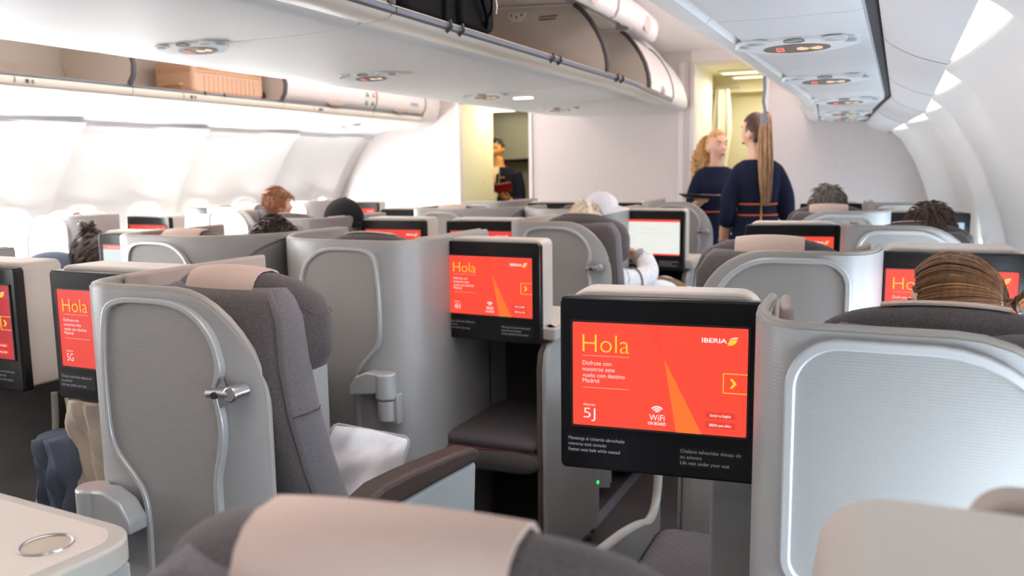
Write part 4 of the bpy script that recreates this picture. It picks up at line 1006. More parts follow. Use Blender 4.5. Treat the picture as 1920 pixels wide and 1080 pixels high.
def hand(mb, w, d, nrm, side, curl=30, s=1.0, spread=8):
    """w wrist, d pointing direction, nrm palm normal (fingers curl to it), side +1: thumb along d x nrm"""
    w = Vector(w); d = Vector(d).normalized(); nrm = Vector(nrm); nrm = (nrm - d*nrm.dot(d)).normalized(); a = d.cross(nrm)*side
    M = Matrix((a, d, nrm)).transposed()
    mb.ell(w+d*.046*s, (.040*s, .054*s, .0165*s), 16, 10, M, .8)
    limb(mb, [w-d*.03*s, w+d*.02*s], [.023*s, .025*s])
    for k, (o, L) in enumerate(((.030, .070), (.010, .079), (-.010, .073), (-.029, .057))):
        p = w+d*.083*s+a*o*s; th = math.radians(spread*(1.5-k)*.6); dd = (d*math.cos(th)+a*math.sin(th)).normalized(); pts = [p-dd*.02*s]; ang = 0
        for seg, f in enumerate((.45, .31, .24)):
            ang += math.radians(curl)*(.8 if seg == 0 else 1.0); p2 = pts[-1]+(dd*math.cos(ang)+nrm*math.sin(ang))*(L*f*s+(.02*s if seg == 0 else 0)); pts.append(p2)
        mb.tube(pts, [.0098*s, .0092*s, .0084*s, .0068*s], 8)
        mb.ell(pts[-1], (.0068*s,)*3, 8, 6)
    pts = [w+d*.022*s+a*.030*s, w+d*.052*s+a*.056*s+nrm*.010*s, w+d*.080*s+a*.060*s+nrm*.024*s, w+d*.100*s+a*.054*s+nrm*.032*s]
    mb.tube(pts, [.014*s, .012*s, .0105*s, .008*s], 8); mb.ell(pts[-1], (.008*s,)*3, 8, 6)
def remeshed(mb, name, mt, parent, voxel=.006, it=4):
    o = mb.build(name, mt, parent, smooth=0)
    r = o.modifiers.new('remesh', 'REMESH'); r.mode = 'VOXEL'; r.voxel_size = voxel; r.use_smooth_shade = True
    s = o.modifiers.new('smooth', 'SMOOTH'); s.iterations = it; s.factor = .5
    dg = bpy.context.evaluated_depsgraph_get(); dg.update()
    me = bpy.data.meshes.new_from_object(o.evaluated_get(dg)); old = o.data
    o.modifiers.clear(); o.data = me; me.name = name; bpy.data.meshes.remove(old)
    me.materials.clear(); me.materials.append(mt); me.shade_smooth()
    return o
def rings_body(mb, rs, n=28):
    """rs: (cx, cy, z, rx, ry)"""
    mb.loft([[(cx+rx*math.copysign(abs(math.cos(a))**.85, math.cos(a)), cy+ry*math.copysign(abs(math.sin(a))**.85, math.sin(a)), z) for a in [2*PI*k/n for k in range(n)]] for cx, cy, z, rx, ry in rs])
def hair_cap(mb, c, M, s=1.08, fy=.045, lowz=-.05, hl_=.070):
    """skull cap: head surface scaled, open over the face"""
    c = Vector(c); nu, nv = 40, 30; vs = []; ok = {}
    fs = []
    for j in range(nv+1):
        th = PI*j/nv
        for i in range(nu):
            ph = 2*PI*i/nu; d = Vector((math.sin(th)*math.sin(ph), math.sin(th)*math.cos(ph), math.cos(th)))
            x, y, z = d.x*.072, d.y*.092, d.z*.114
            if z < -.02 and y < 0: y *= 1-.25*min(1, (-z-.02)/.09)
            hl = .062 - 1.1*max(0, .03-abs(x)) if y > 0 else -1      # hairline
            keep = (y < fy and z > (lowz if y < -.03 else lowz+.055)) or z > hl_+(.0 if abs(x) < .035 else -.022)
            q = Vector((x*s, y*s, z*s)) if keep else head_pt(d)*.9
            vs.append(c+M @ q)
    for j in range(nv):
        for i in range(nu):
            k = (i+1) % nu; fs.append((j*nu+i, j*nu+k, (j+1)*nu+k, (j+1)*nu+i))
    mb.add(vs, fs)
def strand(mb, pts, r0, r1, n=4, k=4):
    P = catmull(pts, k); m = len(P); mb.tube(P, [r0+(r1-r0)*i/(m-1) for i in range(m)], n, cap=False)
rnd = random.Random(11)

# -- standing attendants ------------------------------------------------------------------
def female_body(t, head_c, head_M, arms, skinm, hands):
    b = MB()
    rings_body(b, [(0, -.005, 1.20, .095, .075), (0, 0, 1.34, .115, .09), (0, -.004, 1.42, .108, .076), (0, -.008, 1.475, .080, .058), (0, -.004, 1.505, .056, .052), (0, .004, 1.54, .047, .050), (head_c[0]*.8, head_c[1]*.7, 1.59, .047, .053)])
    add_head(b, head_c, head_M, .97)
    for pts, rs in arms: limb(b, [(pts[0][0]*.6, -.004, 1.43), (pts[0][0]*.9, -.004, 1.41)]+list(pts[1:]), [.026, .034]+list(rs[1:]))
    for h in hands: hand(b, s=.94, **h)
    for sx in (-1, 1):
        limb(b, [(sx*.08, 0, 1.02), (sx*.082, .01, .76), (sx*.078, .012, .52), (sx*.078, -.01, .33), (sx*.073, -.005, .13), (sx*.073, 0, .09)], [.09, .080, .054, .051, .034, .034])
        limb(b, [(sx*.073, -.02, .085), (sx*.076, .05, .055), (sx*.078, .13, .03)], [.032, .032, .022])
    return remeshed(b, 'body', skinm, t, .0065, 3)
def dress(t, sleeves, name='dress', mt=NAVY):
    b = MB()
    rings_body(b, [(0, -.006, 1.505, .082, .068), (0, -.008, 1.488, .112, .078), (0, -.004, 1.45, .128, .096), (0, .002, 1.37, .134, .112), (0, 0, 1.28, .120, .099), (0, -.002, 1.205, .112, .090), (0, -.008, 1.11, .136, .103), (0, -.014, 1.00, .158, .122), (0, -.008, .82, .160, .116), (0, 0, .60, .150, .110), (0, .004, .50, .146, .106)])
    for pts, rs in sleeves: limb(b, [(pts[0][0]*.45, -.004, 1.448), (pts[0][0]*.85, -.004, 1.440)]+list(pts[1:]), [.036, .048]+list(rs[1:]))
    return remeshed(b, name, mt, t, .0075, 6)
# the one with the ponytail, back to the camera
P1 = Vector((-.775, 5.30, 0.0)); t = thing('person', 'woman in navy dress with gold back zip and long straight ponytail, seen from behind', 'person', P1, math.radians(24))
hc1 = Vector((-.012, .015, 1.665)); hM1 = R3(0, 0, 34)
armsL = [(-.122, -.005, 1.430), (-.160, -.015, 1.31), (-.180, -.025, 1.175), (-.186, .02, 1.085), (-.180, .06, 1.005)]
armsR = [(.122, -.005, 1.430), (.160, -.018, 1.31), (.176, -.01, 1.195), (.125, .12, 1.195), (.06, .20, 1.21)]
RA = [.042, .039, .035, .031, .024]
female_body(t, hc1, hM1, [(armsL, RA), (armsR, RA)], SKIN, [dict(w=armsL[-1], d=(.02, .18, -1), nrm=(.9, .2, 0), side=-1, curl=18), dict(w=armsR[-1], d=(-.6, .8, .1), nrm=(-.3, 0, .9), side=-1, curl=25)])
dr = dress(t, [(armsL[:3]+[(-.185, .0, 1.125)], [.052, .051, .050, .047]), (armsR[:3]+[(.172, .03, 1.182)], [.052, .051, .051, .048])])
ZIP = mat('gold_zip', rgb(212, 178, 96), 0.3, 0.8); ORB = mat('orange_piping', rgb(214, 96, 48), 0.6)
back = [(0, -.103, 1.42), (0, -.111, 1.36), (0, -.101, 1.28), (.001, -.095, 1.205), (-.004, -.113, 1.11), (-.006, -.138, 1.0), (-.006, -.128, .84)]
MB().tube(catmull(back, 4), .0055, 6).build('back_zip', ZIP, dr)
for z, rx, ry in ((1.243, .1165, .0955), (1.178, .1195, .0955)):
    MB().tube([(rx*math.copysign(abs(math.cos(a))**.85, math.cos(a)), ry*math.copysign(abs(math.sin(a))**.85, math.sin(a)), z) for a in [2*PI*k/36 for k in range(36)]], .0055, 6, closed=True).build('belt_piping', ORB, dr)
face_parts(t, hc1, hM1)
HB1 = hairmat('brown_hair', rgb(74, 50, 38)); HB2 = hairmat('light_brown_hair', rgb(142, 104, 74), .4)
hb = MB(); hair_cap(hb, hc1, hM1, 1.05, .015, -.06, .082)
hr = hb.build('hair', HB1, t, smooth=80)
tie = hc1 + hM1 @ Vector((-.004, -.074, .088))
m = MB(); m.tube([tie+hM1 @ Vector((.020*math.cos(a), -.004, .020*math.sin(a))) for a in [2*PI*k/16 for k in range(16)]], .010, 8, closed=True); m.build('hair_tie', mat('red_scrunchie', rgb(150, 34, 44), .8), t)
pt = MB(); q0 = tie + Vector((-.012, 0, 0))
pt2 = MB()
for i in range(190):
    a = rnd.uniform(0, 2*PI); r = math.sqrt(rnd.random())
    off = Vector((math.cos(a)*r, math.sin(a)*r, 0)); e = rnd.uniform(-.06, .06)
    strand(pt if rnd.random() < .6 else pt2, [q0+Vector((off.x*.012, 0, off.y*.012)), q0+Vector((.002+off.x*.026, -.036+off.y*.020, .004)), q0+Vector((-.006+off.x*.040, -.062+off.y*.024, -.12)), q0+Vector((-.010+off.x*.044, -.092+off.y*.020, -.25)), q0+Vector((-.004+off.x*.036, -.094+off.y*.016, -.37+e)), q0+Vector((.002+off.x*.020, -.086+off.y*.010, -.46+e))], .0050, .0020, 5, 3)
pt.build('ponytail', HB2, t, smooth=80); pt2.build('ponytail_highlights', hairmat('sandy_hair', rgb(182, 146, 106), .25), t, smooth=80)
w = Vector(armsL[3]).lerp(Vector(armsL[4]), .82); tg = (Vector(armsL[4])-Vector(armsL[3])).normalized(); a1 = tg.orthogonal().normalized(); a2 = tg.cross(a1)
m = MB(); m.tube([w+(a1*math.cos(a)+a2*math.sin(a))*.029 for a in [2*PI*k/20 for k in range(20)]], .006, 6, closed=True, asp=1.6); wt = m.build('watch', mat('dark_watch_strap', rgb(58, 46, 40), .5), t)
MB().ell(w-Vector((.026, .012, 0)), (.006, .013, .013), 12, 8).build('watch_case', METAL, wt)
# the one with long curls, 
P2 = Vector((-1.205, 6.25, 0.0)); t = thing('person', 'woman with long blonde curls and red lips in navy dress, holding a black tray', 'person', P2, math.radians(205))
hc2 = Vector((0, .02, 1.655)); hM2 = R3(-4, 2, 18)
# local +y looks back along the cabin; her right arm is at local +x (left in the picture is local +x)
aR = [(.128, -.005, 1.44), (.160, .0, 1.31), (.172, .02, 1.20), (.165, .125, 1.235), (.145, .215, 1.268)]
aL = [(-.128, -.005, 1.44), (-.160, .0, 1.31), (-.172, .02, 1.20), (-.125, .12, 1.235), (-.07, .195, 1.268)]
female_body(t, hc2, hM2, [(aR, RA), (aL, RA)], SKIN, [dict(w=aR[-1], d=(.15, .98, .05), nrm=(0, 0, 1), side=1, curl=14), dict(w=aL[-1], d=(.85, .5, .05), nrm=(.1, .1, 1), side=-1, curl=16)])
dr = dress(t, [(aR[:3]+[(.170, .075, 1.215)], [.052, .051, .049, .046]), (aL[:3]+[(-.150, .075, 1.217)], [.052, .051, .049, .046])])
MB().tube([(.1195*math.copysign(abs(math.cos(a))**.85, math.cos(a)), .0955*math.copysign(abs(math.sin(a))**.85, math.sin(a)), 1.178) for a in [2*PI*k/36 for k in range(36)]], .0055, 6, closed=True).build('belt_piping', ORB, dr)
face_parts(t, hc2, hM2); t.scale = (.975,)*3
HG = hairmat('blonde_hair', rgb(216, 172, 114), .35)
hb = MB(); hair_cap(hb, hc2, hM2, 1.05, .012, -.05, .080); hb.build('hair', hairmat('strawberry_hair', rgb(204, 156, 104), .3), t, smooth=80)
cu = MB(); q0 = hc2 + hM2 @ Vector((0, -.085, .072))
for i in range(130):
    a = rnd.uniform(0, 2*PI); r = math.sqrt(rnd.random()); L = rnd.uniform(.40, .56); ph = rnd.uniform(0, 6.28); fr = rnd.uniform(55, 80)
    pts = []
    for k in range(26):
        f = k/25; z = -L*f*f*.35 - L*f*.65; sp = .022+.058*min(1, f*2.2)*(1-.35*max(0, f-.6))
        cx = math.cos(a)*r*sp + .060*math.sin(min(1, f*1.5)*PI/2); cy = -.02*math.sin(min(1, f*2)*PI)+math.sin(a)*r*sp*.62
        pts.append(q0 + Vector((cx+.010*math.cos(ph+fr*f*L*2.2), cy+.010*math.sin(ph+fr*f*L*2.2), z+(.03*math.sin(min(1, f*6)*PI/2) if f < .2 else .03))))
    cu.tube(pts, [.0046]*20+[.004, .0036, .003, .0025, .002, .0015], 4, cap=False)
cu.build('curls', HG, t, smooth=80)
# black tray she holds
M2 = Matrix.Translation(P2) @ Matrix.Rotation(math.radians(205), 4, 'Z')
tp = M2 @ Vector((.150, .275, 1.252))
t = thing('serving_tray', 'dark oval tray with a grey tablet on it, held by the curly-haired woman', 'tray', tp, math.radians(205)); t.rotation_euler = (0, math.radians(-3), math.radians(205-8))
MB().loft([[(a*math.cos(q), b*math.sin(q), z) for q in [2*PI*k/36 for k in range(36)]] for a, b, z in ((.02, .01, 0), (.13, .085, 0), (.172, .118, .022), (.176, .122, .026), (.168, .114, .024), (.13, .085, .005), (.02, .01, .005))]).build('tray_body', mat('dark_tray', rgb(40, 38, 38), .35), t, smooth=60)
MB().prism(rrect(-.115, .02, -.075, .075, .012), lambda a, b, tt: (a, b, tt), .008, .026).build('tablet', mat('grey_tablet', rgb(120, 112, 106), .45), t, bevel=.003)

# -- man in the passage -------------------------------------------------------------------
P3 = Vector((-4.00, 8.55, 0)); t = thing('person', 'man in dark suit with gold badge, reading a red folder beyond the left passage', 'person', P3, math.radians(188))
hc = Vector((0, .02, 1.70)); hM = R3(-14, 0, -10)
b = MB(); rings_body(b, [(0, 0, 1.2, .14, .09), (0, 0, 1.38, .17, .09), (0, 0, 1.47, .13, .07), (0, 0, 1.51, .066, .06), (0, .01, 1.60, .056, .058)]); add_head(b, hc, hM, 1.0)
aR = [(.19, 0, 1.43), (.23, 0, 1.28), (.24, .03, 1.12), (.19, .16, 1.10), (.12, .26, 1.13)]; aL = [(-.19, 0, 1.43), (-.23, 0, 1.28), (-.245, .03, 1.12), (-.24, .17, 1.12), (-.20, .27, 1.15)]
for p in (aR, aL): limb(b, p, [.055, .048, .042, .036, .028])
hand(b, aR[-1], (-.3, .9, .3), (0, .3, 1), 1, 20, 1.06); hand(b, aL[-1], (.55, .75, .35), (.1, -.2, 1), -1, 24, 1.06)
for sx in (-1, 1):
    limb(b, [(sx*.095, 0, 1.0), (sx*.095, .01, .7), (sx*.09, 0, .5), (sx*.09, -.01, .3), (sx*.09, 0, .08)], [.1, .085, .062, .056, .045]); limb(b, [(sx*.09, -.03, .06), (sx*.095, .08, .05), (sx*.1, .17, .035)], [.042, .045, .03])
remeshed(b, 'body', SKIND, t, .0075, 3)
b = MB(); rings_body(b, [(0, 0, 1.50, .10, .07), (0, 0, 1.475, .165, .09), (0, 0, 1.42, .205, .115), (0, 0, 1.28, .20, .125), (0, 0, 1.1, .185, .12), (0, 0, .9, .195, .125), (0, 0, .82, .195, .125)])
limb(b, aR[:4]+[(.135, .24, 1.125)], [.075, .07, .064, .058, .05]); limb(b, aL[:4]+[(-.21, .25, 1.145)], [.075, .07, .064, .058, .05])
jk = remeshed(b, 'jacket', NAVYD, t, .009, 4)
b = MB()
for sx in (-1, 1): limb(b, [(sx*.095, 0, .98), (sx*.1, .01, .7), (sx*.095, 0, .45), (sx*.095, 0, .09)], [.115, .1, .085, .075])
remeshed(b, 'trousers', NAVYD, t, .01, 3)
MB().prism([(-.035, 1.50), (.035, 1.50), (.045, 1.40), (.035, 1.22), (0, 1.10), (-.035, 1.22), (-.045, 1.40)], lambda a, b, tt: (a, .118+tt-.03*max(0, (b-1.40)/.1), b), -.02, .014).build('shirt', mat('cream_shirt', rgb(238, 226, 190), .7), t, smooth=0)
MB().box(-.105, -.055, .112, .128, 1.375, 1.395).build('badge', ZIP, jk, bevel=.002)
MB().tube([(.03, .118, 1.49), (.012, .138, 1.38), (0, .14, 1.24)], .010, 6).build('lanyard', mat('red_lanyard', rgb(190, 60, 50), .7), t)
face_parts(t, hc, hM, mat('plain_lips', rgb(160, 100, 80), .6))
b = MB(); hair_cap(b, hc, hM, 1.08, .03, -.045); b.build('hair', hairmat('black_hair', rgb(34, 30, 28), .3), t, smooth=80)
t = thing('folder', 'open red folder held by the man beyond the left passage', 'folder', (-3.83, 8.17, H(-.255)), math.radians(200))
RF = mat('red_folder', rgb(168, 30, 38), .55)
MB().prism([(-.15, -.01), (.01, -.01), (.01, .20), (-.15, .20)], lambda a, b, tt: (a*.98, b*.85-.02, b*.45+.02-a*.15+tt), 0, .006).build('cover', RF, t)
MB().prism([(.01, -.01), (.17, .0), (.17, .21), (.01, .20)], lambda a, b, tt: (a*.92, b*.85-.02, b*.45+.02+a*.45+tt), 0, .006).build('cover', RF, t)
MB().prism([(-.14, .0), (.005, .0), (.005, .19), (-.14, .19)], lambda a, b, tt: (a*.96, b*.85-.02, b*.45+.028-a*.15+tt), 0, .004).build('paper', mat('paper_white', rgb(226, 214, 190), .8), t)

# -- seated passengers --------------------------------------------------------------------
def seated(name, label, loc, rz, hc, hM, top, skin=SKIN, arms=True, scale=1.0, voxel=.008):
    """loc = hips on the seat (floor height 0), local +y forward"""
    t = thing(name, label, 'person', loc, math.radians(rz))
    hc = Vector(hc); b = MB()
    nb = Vector((hc.x*.55, hc.y-.02, hc.z-.185))
    rings_body(b, [(0, .02, .60, .17, .12), (0, -.01, .76, .15, .10), (nb.x*.5, nb.y*.4-.03, .95, .17, .10), (nb.x, nb.y-.02, nb.z-.045, .13, .07), (nb.x, nb.y-.01, nb.z, .06, .055), (hc.x*.85, hc.y-.015, hc.z-.09, .052, .055)])
    add_head(b, hc, hM, .98*scale)
    sh = nb.z-.065
    for sx in (-1, 1):
        p = [(nb.x+sx*.175, nb.y-.02, sh), (nb.x+sx*.215, nb.y+.02, sh-.16), (nb.x+sx*.205, nb.y+.10, sh-.27), (nb.x*.5+sx*.13, .30, .74), (sx*.07, .38, .75)]
        limb(b, p, [.055, .048, .042, .036, .027]); hand(b, p[-1], (-sx*.5, .85, -.1), (0, 0, -1), sx, 25)
        limb(b, [(sx*.09, .05, .62), (sx*.12, .28, .645), (sx*.12, .46, .63), (sx*.115, .56, .40), (sx*.11, .58, .12)], [.095, .085, .065, .055, .04]); limb(b, [(sx*.11, .55, .09), (sx*.11, .66, .07), (sx*.112, .74, .055)], [.04, .038, .028])
    remeshed(b, 'body', skin, t, voxel, 3)
    b = MB()
    rings_body(b, [(0, .02, .58, .19, .14), (0, -.01, .76, .175, .125), (nb.x*.5, nb.y*.4-.03, .95, .195, .125), (nb.x, nb.y-.02, nb.z-.035, .15, .085), (nb.x, nb.y-.01, nb.z-.005, .078, .068)])
    for sx in (-1, 1):
        limb(b, [(nb.x+sx*.175, nb.y-.02, sh), (nb.x+sx*.215, nb.y+.02, sh-.16), (nb.x+sx*.205, nb.y+.10, sh-.27), (nb.x*.5+sx*.145, .27, .74)], [.07, .064, .058, .048])
    remeshed(b, 'top', top, t, .010, 4)
    b = MB()
    for sx in (-1, 1): limb(b, [(sx*.09, .03, .62), (sx*.12, .28, .65), (sx*.12, .47, .635), (sx*.115, .57, .40), (sx*.11, .58, .14)], [.115, .10, .082, .072, .06])
    remeshed(b, 'trousers', NAVYD, t, .011, 3)
    return t
def short_hair(t, hc, hM, mt, s=1.10, n=140, L=.045, fy=.03, lowz=-.05, r=.0042, seed=1):
    q = random.Random(seed); b = MB(); hair_cap(b, hc, hM, s, fy, lowz); hc = Vector(hc)
    for i in range(n):
        u = q.uniform(-.15, 1); ph = q.uniform(0, 2*PI); st = math.sqrt(max(0, 1-u*u)); d = Vector((st*math.sin(ph), st*math.cos(ph), u))
        p = Vector((d.x*.072, d.y*.092, d.z*.114))*s*.98
        if p.y > fy and p.z < .05: continue
        dn = Vector((d.x*.5+q.uniform(-.4, .4), -.6+q.uniform(-.45, .45), -.5-.6*(1-u)+q.uniform(-.3, .3)))
        dn = (dn - d*dn.dot(d)*.85).normalized()
        lf = q.uniform(.004, .016); strand(b, [hc+hM @ p, hc+hM @ (p+dn*L*.5+d*lf), hc+hM @ (p+dn*L*q.uniform(.7, 1.15)+d*lf*.7)], r, r*.35, 4, 2)
    return b.build('hair', mt, t, smooth=80)
# woman with the low ponytail in 4L: head turned left
hcA = Vector((.045, .375, 1.150)); hMA = R3(-8, 0, 72)
t = seated('person', 'woman with glossy light-brown low ponytail resting her head on the right window-side seat', (.075, 1.63, 0), 0, hcA, hMA, mat('grey_knit', rgb(120, 116, 112), .9))
HA1 = hairmat('chestnut_hair', rgb(112, 76, 50), .25); HA2 = hairmat('honey_hair', rgb(146, 104, 66), .25); HA3 = hairmat('dark_chestnut_hair', rgb(86, 57, 38), .25)
b = MB(); hair_cap(b, hcA, hMA, 1.09, .052, -.075); ha = b.build('hair', HA3, t, smooth=80)
tie = Vector((0, -.118, .012))
layers = [MB(), MB(), MB()]
for i in range(520):
    # from the hairline back over the skull to the tie
    side = rnd.uniform(-1, 1); hgt = rnd.random()
    ph = rnd.uniform(-PI/2, PI/2); 
    f = Vector((.074*math.sin(ph)*1.1, .060+.02*rnd.random()-.035*abs(math.sin(ph)), .075*math.cos(ph)+.030-.055*abs(math.sin(ph))**2))
    pts = []
    lift = 1.105+rnd.uniform(-.02, .035)
    for k in range(7):
        g = k/6; p = f.lerp(tie, g); d = Vector((p.x/.072, p.y/.092, p.z/.114)); l = max(.25, d.length)
        bulge = lift if g < .75 else lift*(1-.25*(g-.75)/.25)
        if k < 6: p = Vector((p.x/l*bulge, p.y/l*bulge, p.z/l*bulge))
        pts.append(hcA+hMA @ p)
    pts[-1] = hcA+hMA @ (tie+Vector((rnd.uniform(-.012, .012), 0, rnd.uniform(-.012, .012))))
    strand(layers[rnd.choice((0, 0, 0, 1, 2))], pts, .0026, .0018, 4, 3)
layers[0].build('strands', HA1, ha, smooth=80); layers[1].build('strands', HA2, ha, smooth=80); layers[2].build('strands', HA3, ha, smooth=80)
b = MB(); c_ = MB()
for i in range(110):
    a = rnd.uniform(0, 2*PI); r = math.sqrt(rnd.random()); o = Vector((math.cos(a)*r, math.sin(a)*r, 0)); e = rnd.uniform(-.03, .03)
    pts = [hcA+hMA @ (tie+v) for v in (Vector((o.x*.012, 0, o.y*.012)), Vector((o.x*.022, -.025, .018+o.y*.02)), Vector((.004+o.x*.034, -.055+o.y*.012, -.005+o.y*.026)), Vector((.008+o.x*.036, -.062+o.y*.014, -.06)), Vector((.0+o.x*.026, -.05+o.y*.014, -.12+e)))]
    strand(b if rnd.random() < .6 else c_, pts, .0042, .0018, 4, 3)
b.build('ponytail', HA1, t, smooth=80); c_.build('ponytail_highlights', HA2, t, smooth=80)
m = MB(); m.tube([hcA+hMA @ (tie+Vector((.016*math.cos(a), 0, .016*math.sin(a)))) for a in [2*PI*k/14 for k in range(14)]], .005, 6, closed=True); m.build('hair_tie', HA3, t)
face_parts(t, hcA, hMA, mat('plain_lips', None))
# grey-haired man in front of the bulkhead
hc = Vector((0, .17, 1.235)); hM = R3(0, 0, -8)
t = seated('person', 'man with thick wavy grey hair seated near the bulkhead', (-.345, 4.70, 0), 0, hc, hM, mat('grey_shirt', rgb(110, 112, 118), .9))
short_hair(t, hc, hM, hairmat('grey_hair', rgb(112, 102, 94), .35), 1.14, 260, .05, .05, -.06, .005, 3); face_parts(t, hc, hM, MATS['plain_lips'])
# dark-haired passenger on the right
hc = Vector((.03, .20, 1.185)); hM = R3(0, 0, 15)
t = seated('person', 'passenger with tousled dark-brown hair by the right windows', (.085, 3.62, 0), 0, hc, hM, mat('dark_knit', rgb(60, 58, 62), .9))
short_hair(t, hc, hM, hairmat('dark_brown_hair', rgb(70, 50, 38), .4), 1.13, 300, .06, .05, -.07, .0045, 5); face_parts(t, hc, hM, MATS['plain_lips'])
# white-haired passenger
hc = Vector((-.02, .19, 1.19)); hM = R3(-4, 0, 0)
WHT = mat('white_knit', rgb(226, 228, 230), .9, noise=(60, .08))
t = seated('person', 'white-haired passenger in a white sweater seated before the text-page screen', (-1.325, 3.64, 0), 0, hc, hM, WHT, SKINT)
short_hair(t, hc, hM, hairmat('white_hair', rgb(214, 202, 180), .15), 1.09, 200, .04, .03, -.04, .0045, 7); face_parts(t, hc, hM, MATS['plain_lips'])
b = MB(); limb(b, [(.13, .10, .965), (.19, .19, .935), (.235, .31, .945), (.24, .37, .985)], [.070, .064, .058, .050]); limb(b, [(.24, .36, .978), (.205, .42, 1.022), (.16, .44, 1.045)], [.052, .045, .037])
sl = remeshed(b, 'sleeve', WHT, t, .008, 4)
for (p, n_) in (((.165, .155, .945), (.6, .75, -.1)), ((.205, .225, .936), (.5, .8, 0))):
    n_ = Vector(n_).normalized(); a1 = n_.orthogonal().normalized(); a2 = n_.cross(a1)
    MB().tube([Vector(p)+(a1*math.cos(a)+a2*math.sin(a))*.066 for a in [2*PI*k/22 for k in range(22)]], .004, 6, closed=True).build('sleeve_stripe', mat('grey_stripe', rgb(110, 108, 110), .8), sl)
b = MB(); limb(b, [(.215, .41, 1.012), (.17, .435, 1.040)], [.047, .041]); b.build('cuff', mat('grey_cuff', rgb(160, 162, 166), .9), t, smooth=60)
b = MB(); hand(b, (.165, .436, 1.043), (-.95, -.1, .1), (0, -.5, -.6), 1, 22); remeshed(b, 'hand', SKINT, t, .005, 2)
# passenger in the black cap
hc = Vector((.10, .26, 1.185)); hM = R3(-2, 0, -62)
t = seated('person', 'passenger in a black baseball cap facing the red screen', (-2.80, 3.55, 0), 0, hc, hM, mat('black_top', rgb(34, 34, 38), .9), SKIND)
short_hair(t, hc, hM, MATS['black_hair'], 1.05, 60, .03, .02, -.05, .004, 9); face_parts(t, hc, hM, MATS['plain_lips'])
def cap(parent, c, M, mt, s=1.0, lines=True, ht=.105):
    c = Vector(c); b = MB(); nu, nv = 32, 12; A = []
    rings = []
    for j in range(nv+1):
        th = PI/2*j/nv*1.05 + .02
        rings.append([c+M @ Vector((.083*s*math.sin(th)*math.cos(a), .101*s*math.sin(th)*math.sin(a), ht*s*math.cos(th)+.012)) for a in [2*PI*k/nu for k in range(nu)]])
    b.loft(rings, True); cr = b.build('crown', mt, parent, smooth=80)
    b = MB(); A = []; B = []
    for i in range(13):
        a = math.radians(20+140*i/12); row = []
        for k in range(6):
            f = k/5; ext = .072*math.sin(math.radians(90*(1-abs(i-6)/6.3)))**.6
            p = Vector((.083*s*math.cos(a)*(1+.05*f), .099*s*math.sin(a)+ext*f, .010-.018*f-.012*f*(abs(i-6)/6)**2)); row.append(c+M @ p)
        A.append(row); B.append([p-M @ Vector((0, 0, .004)) for p in row])
    b.slab(A, B).build('brim', mt, parent, smooth=80)
    MB().ell(c+M @ Vector((0, 0, (ht+.012)*s)), (.008, .008, .005), 10, 6, M).build('button', mt, parent)
    if lines:
        m = MB()
        for a in lin(0, PI, 4)[:-1]:
            m.tube([c+M @ Vector((.0835*s*math.sin(th)*math.cos(a), .1015*s*math.sin(th)*math.sin(a), (ht+.0005)*s*math.cos(th)+.012)) for th in lin(-PI/2, PI/2, 17)], .0016, 4)
        m.build('panel_seams', mt, cr)
cpb = thing('baseball_cap', 'black baseball cap worn by the passenger at the centre-left', 'cap', (-2.80, 3.55, 0)); cap(cpb, hc+Vector((0, 0, .018)), R3(-6, 0, -62), mat('black_cap_cloth', rgb(26, 26, 30), .85), 1.08)
# person with dark hair low behind the inner shells
hc = Vector((.24, .10, 1.165)); hM = R3(0, 0, -20)
t = seated('person', 'passenger with dark brown hair sunk low between the inner centre seats', (-2.52, 2.66, 0), 0, hc, hM, mat('dark_knit', None))
short_hair(t, hc, hM, hairmat('near_black_hair', rgb(52, 38, 32), .3), 1.10, 160, .05, .04, -.06, .0042, 12); face_parts(t, hc, hM, MATS['plain_lips'])
# auburn hair on the left
hc = Vector((.12, .16, 1.24)); hM = R3(0, 0, -38)
t = seated('person', 'passenger with swept-up auburn hair by the sunlit left shells', (-4.11, 4.70, 0), 0, hc, hM, mat('rust_top', rgb(120, 84, 66), .9))
AUB = hairmat('auburn_hair', rgb(124, 72, 40), .4)
short_hair(t, hc, hM, AUB, 1.13, 220, .06, .04, -.07, .0046, 14); face_parts(t, hc, hM, MATS['plain_lips'])
b = MB()
for i in range(60):
    a = rnd.uniform(0, 2*PI); r = .022+.02*rnd.random(); tl = rnd.uniform(-.6, .6)
    b.tube([hc+hM @ (Vector((0, -.075, .085))+Vector((r*math.cos(a+k*.5)*1.3, r*.7*math.sin(a+k*.5)*math.cos(tl), .02*math.sin(tl)+r*.5*math.sin(a+k*.5)*math.sin(tl)))) for k in range(9)], .005, 4)
b.build('bun', AUB, t, smooth=80)
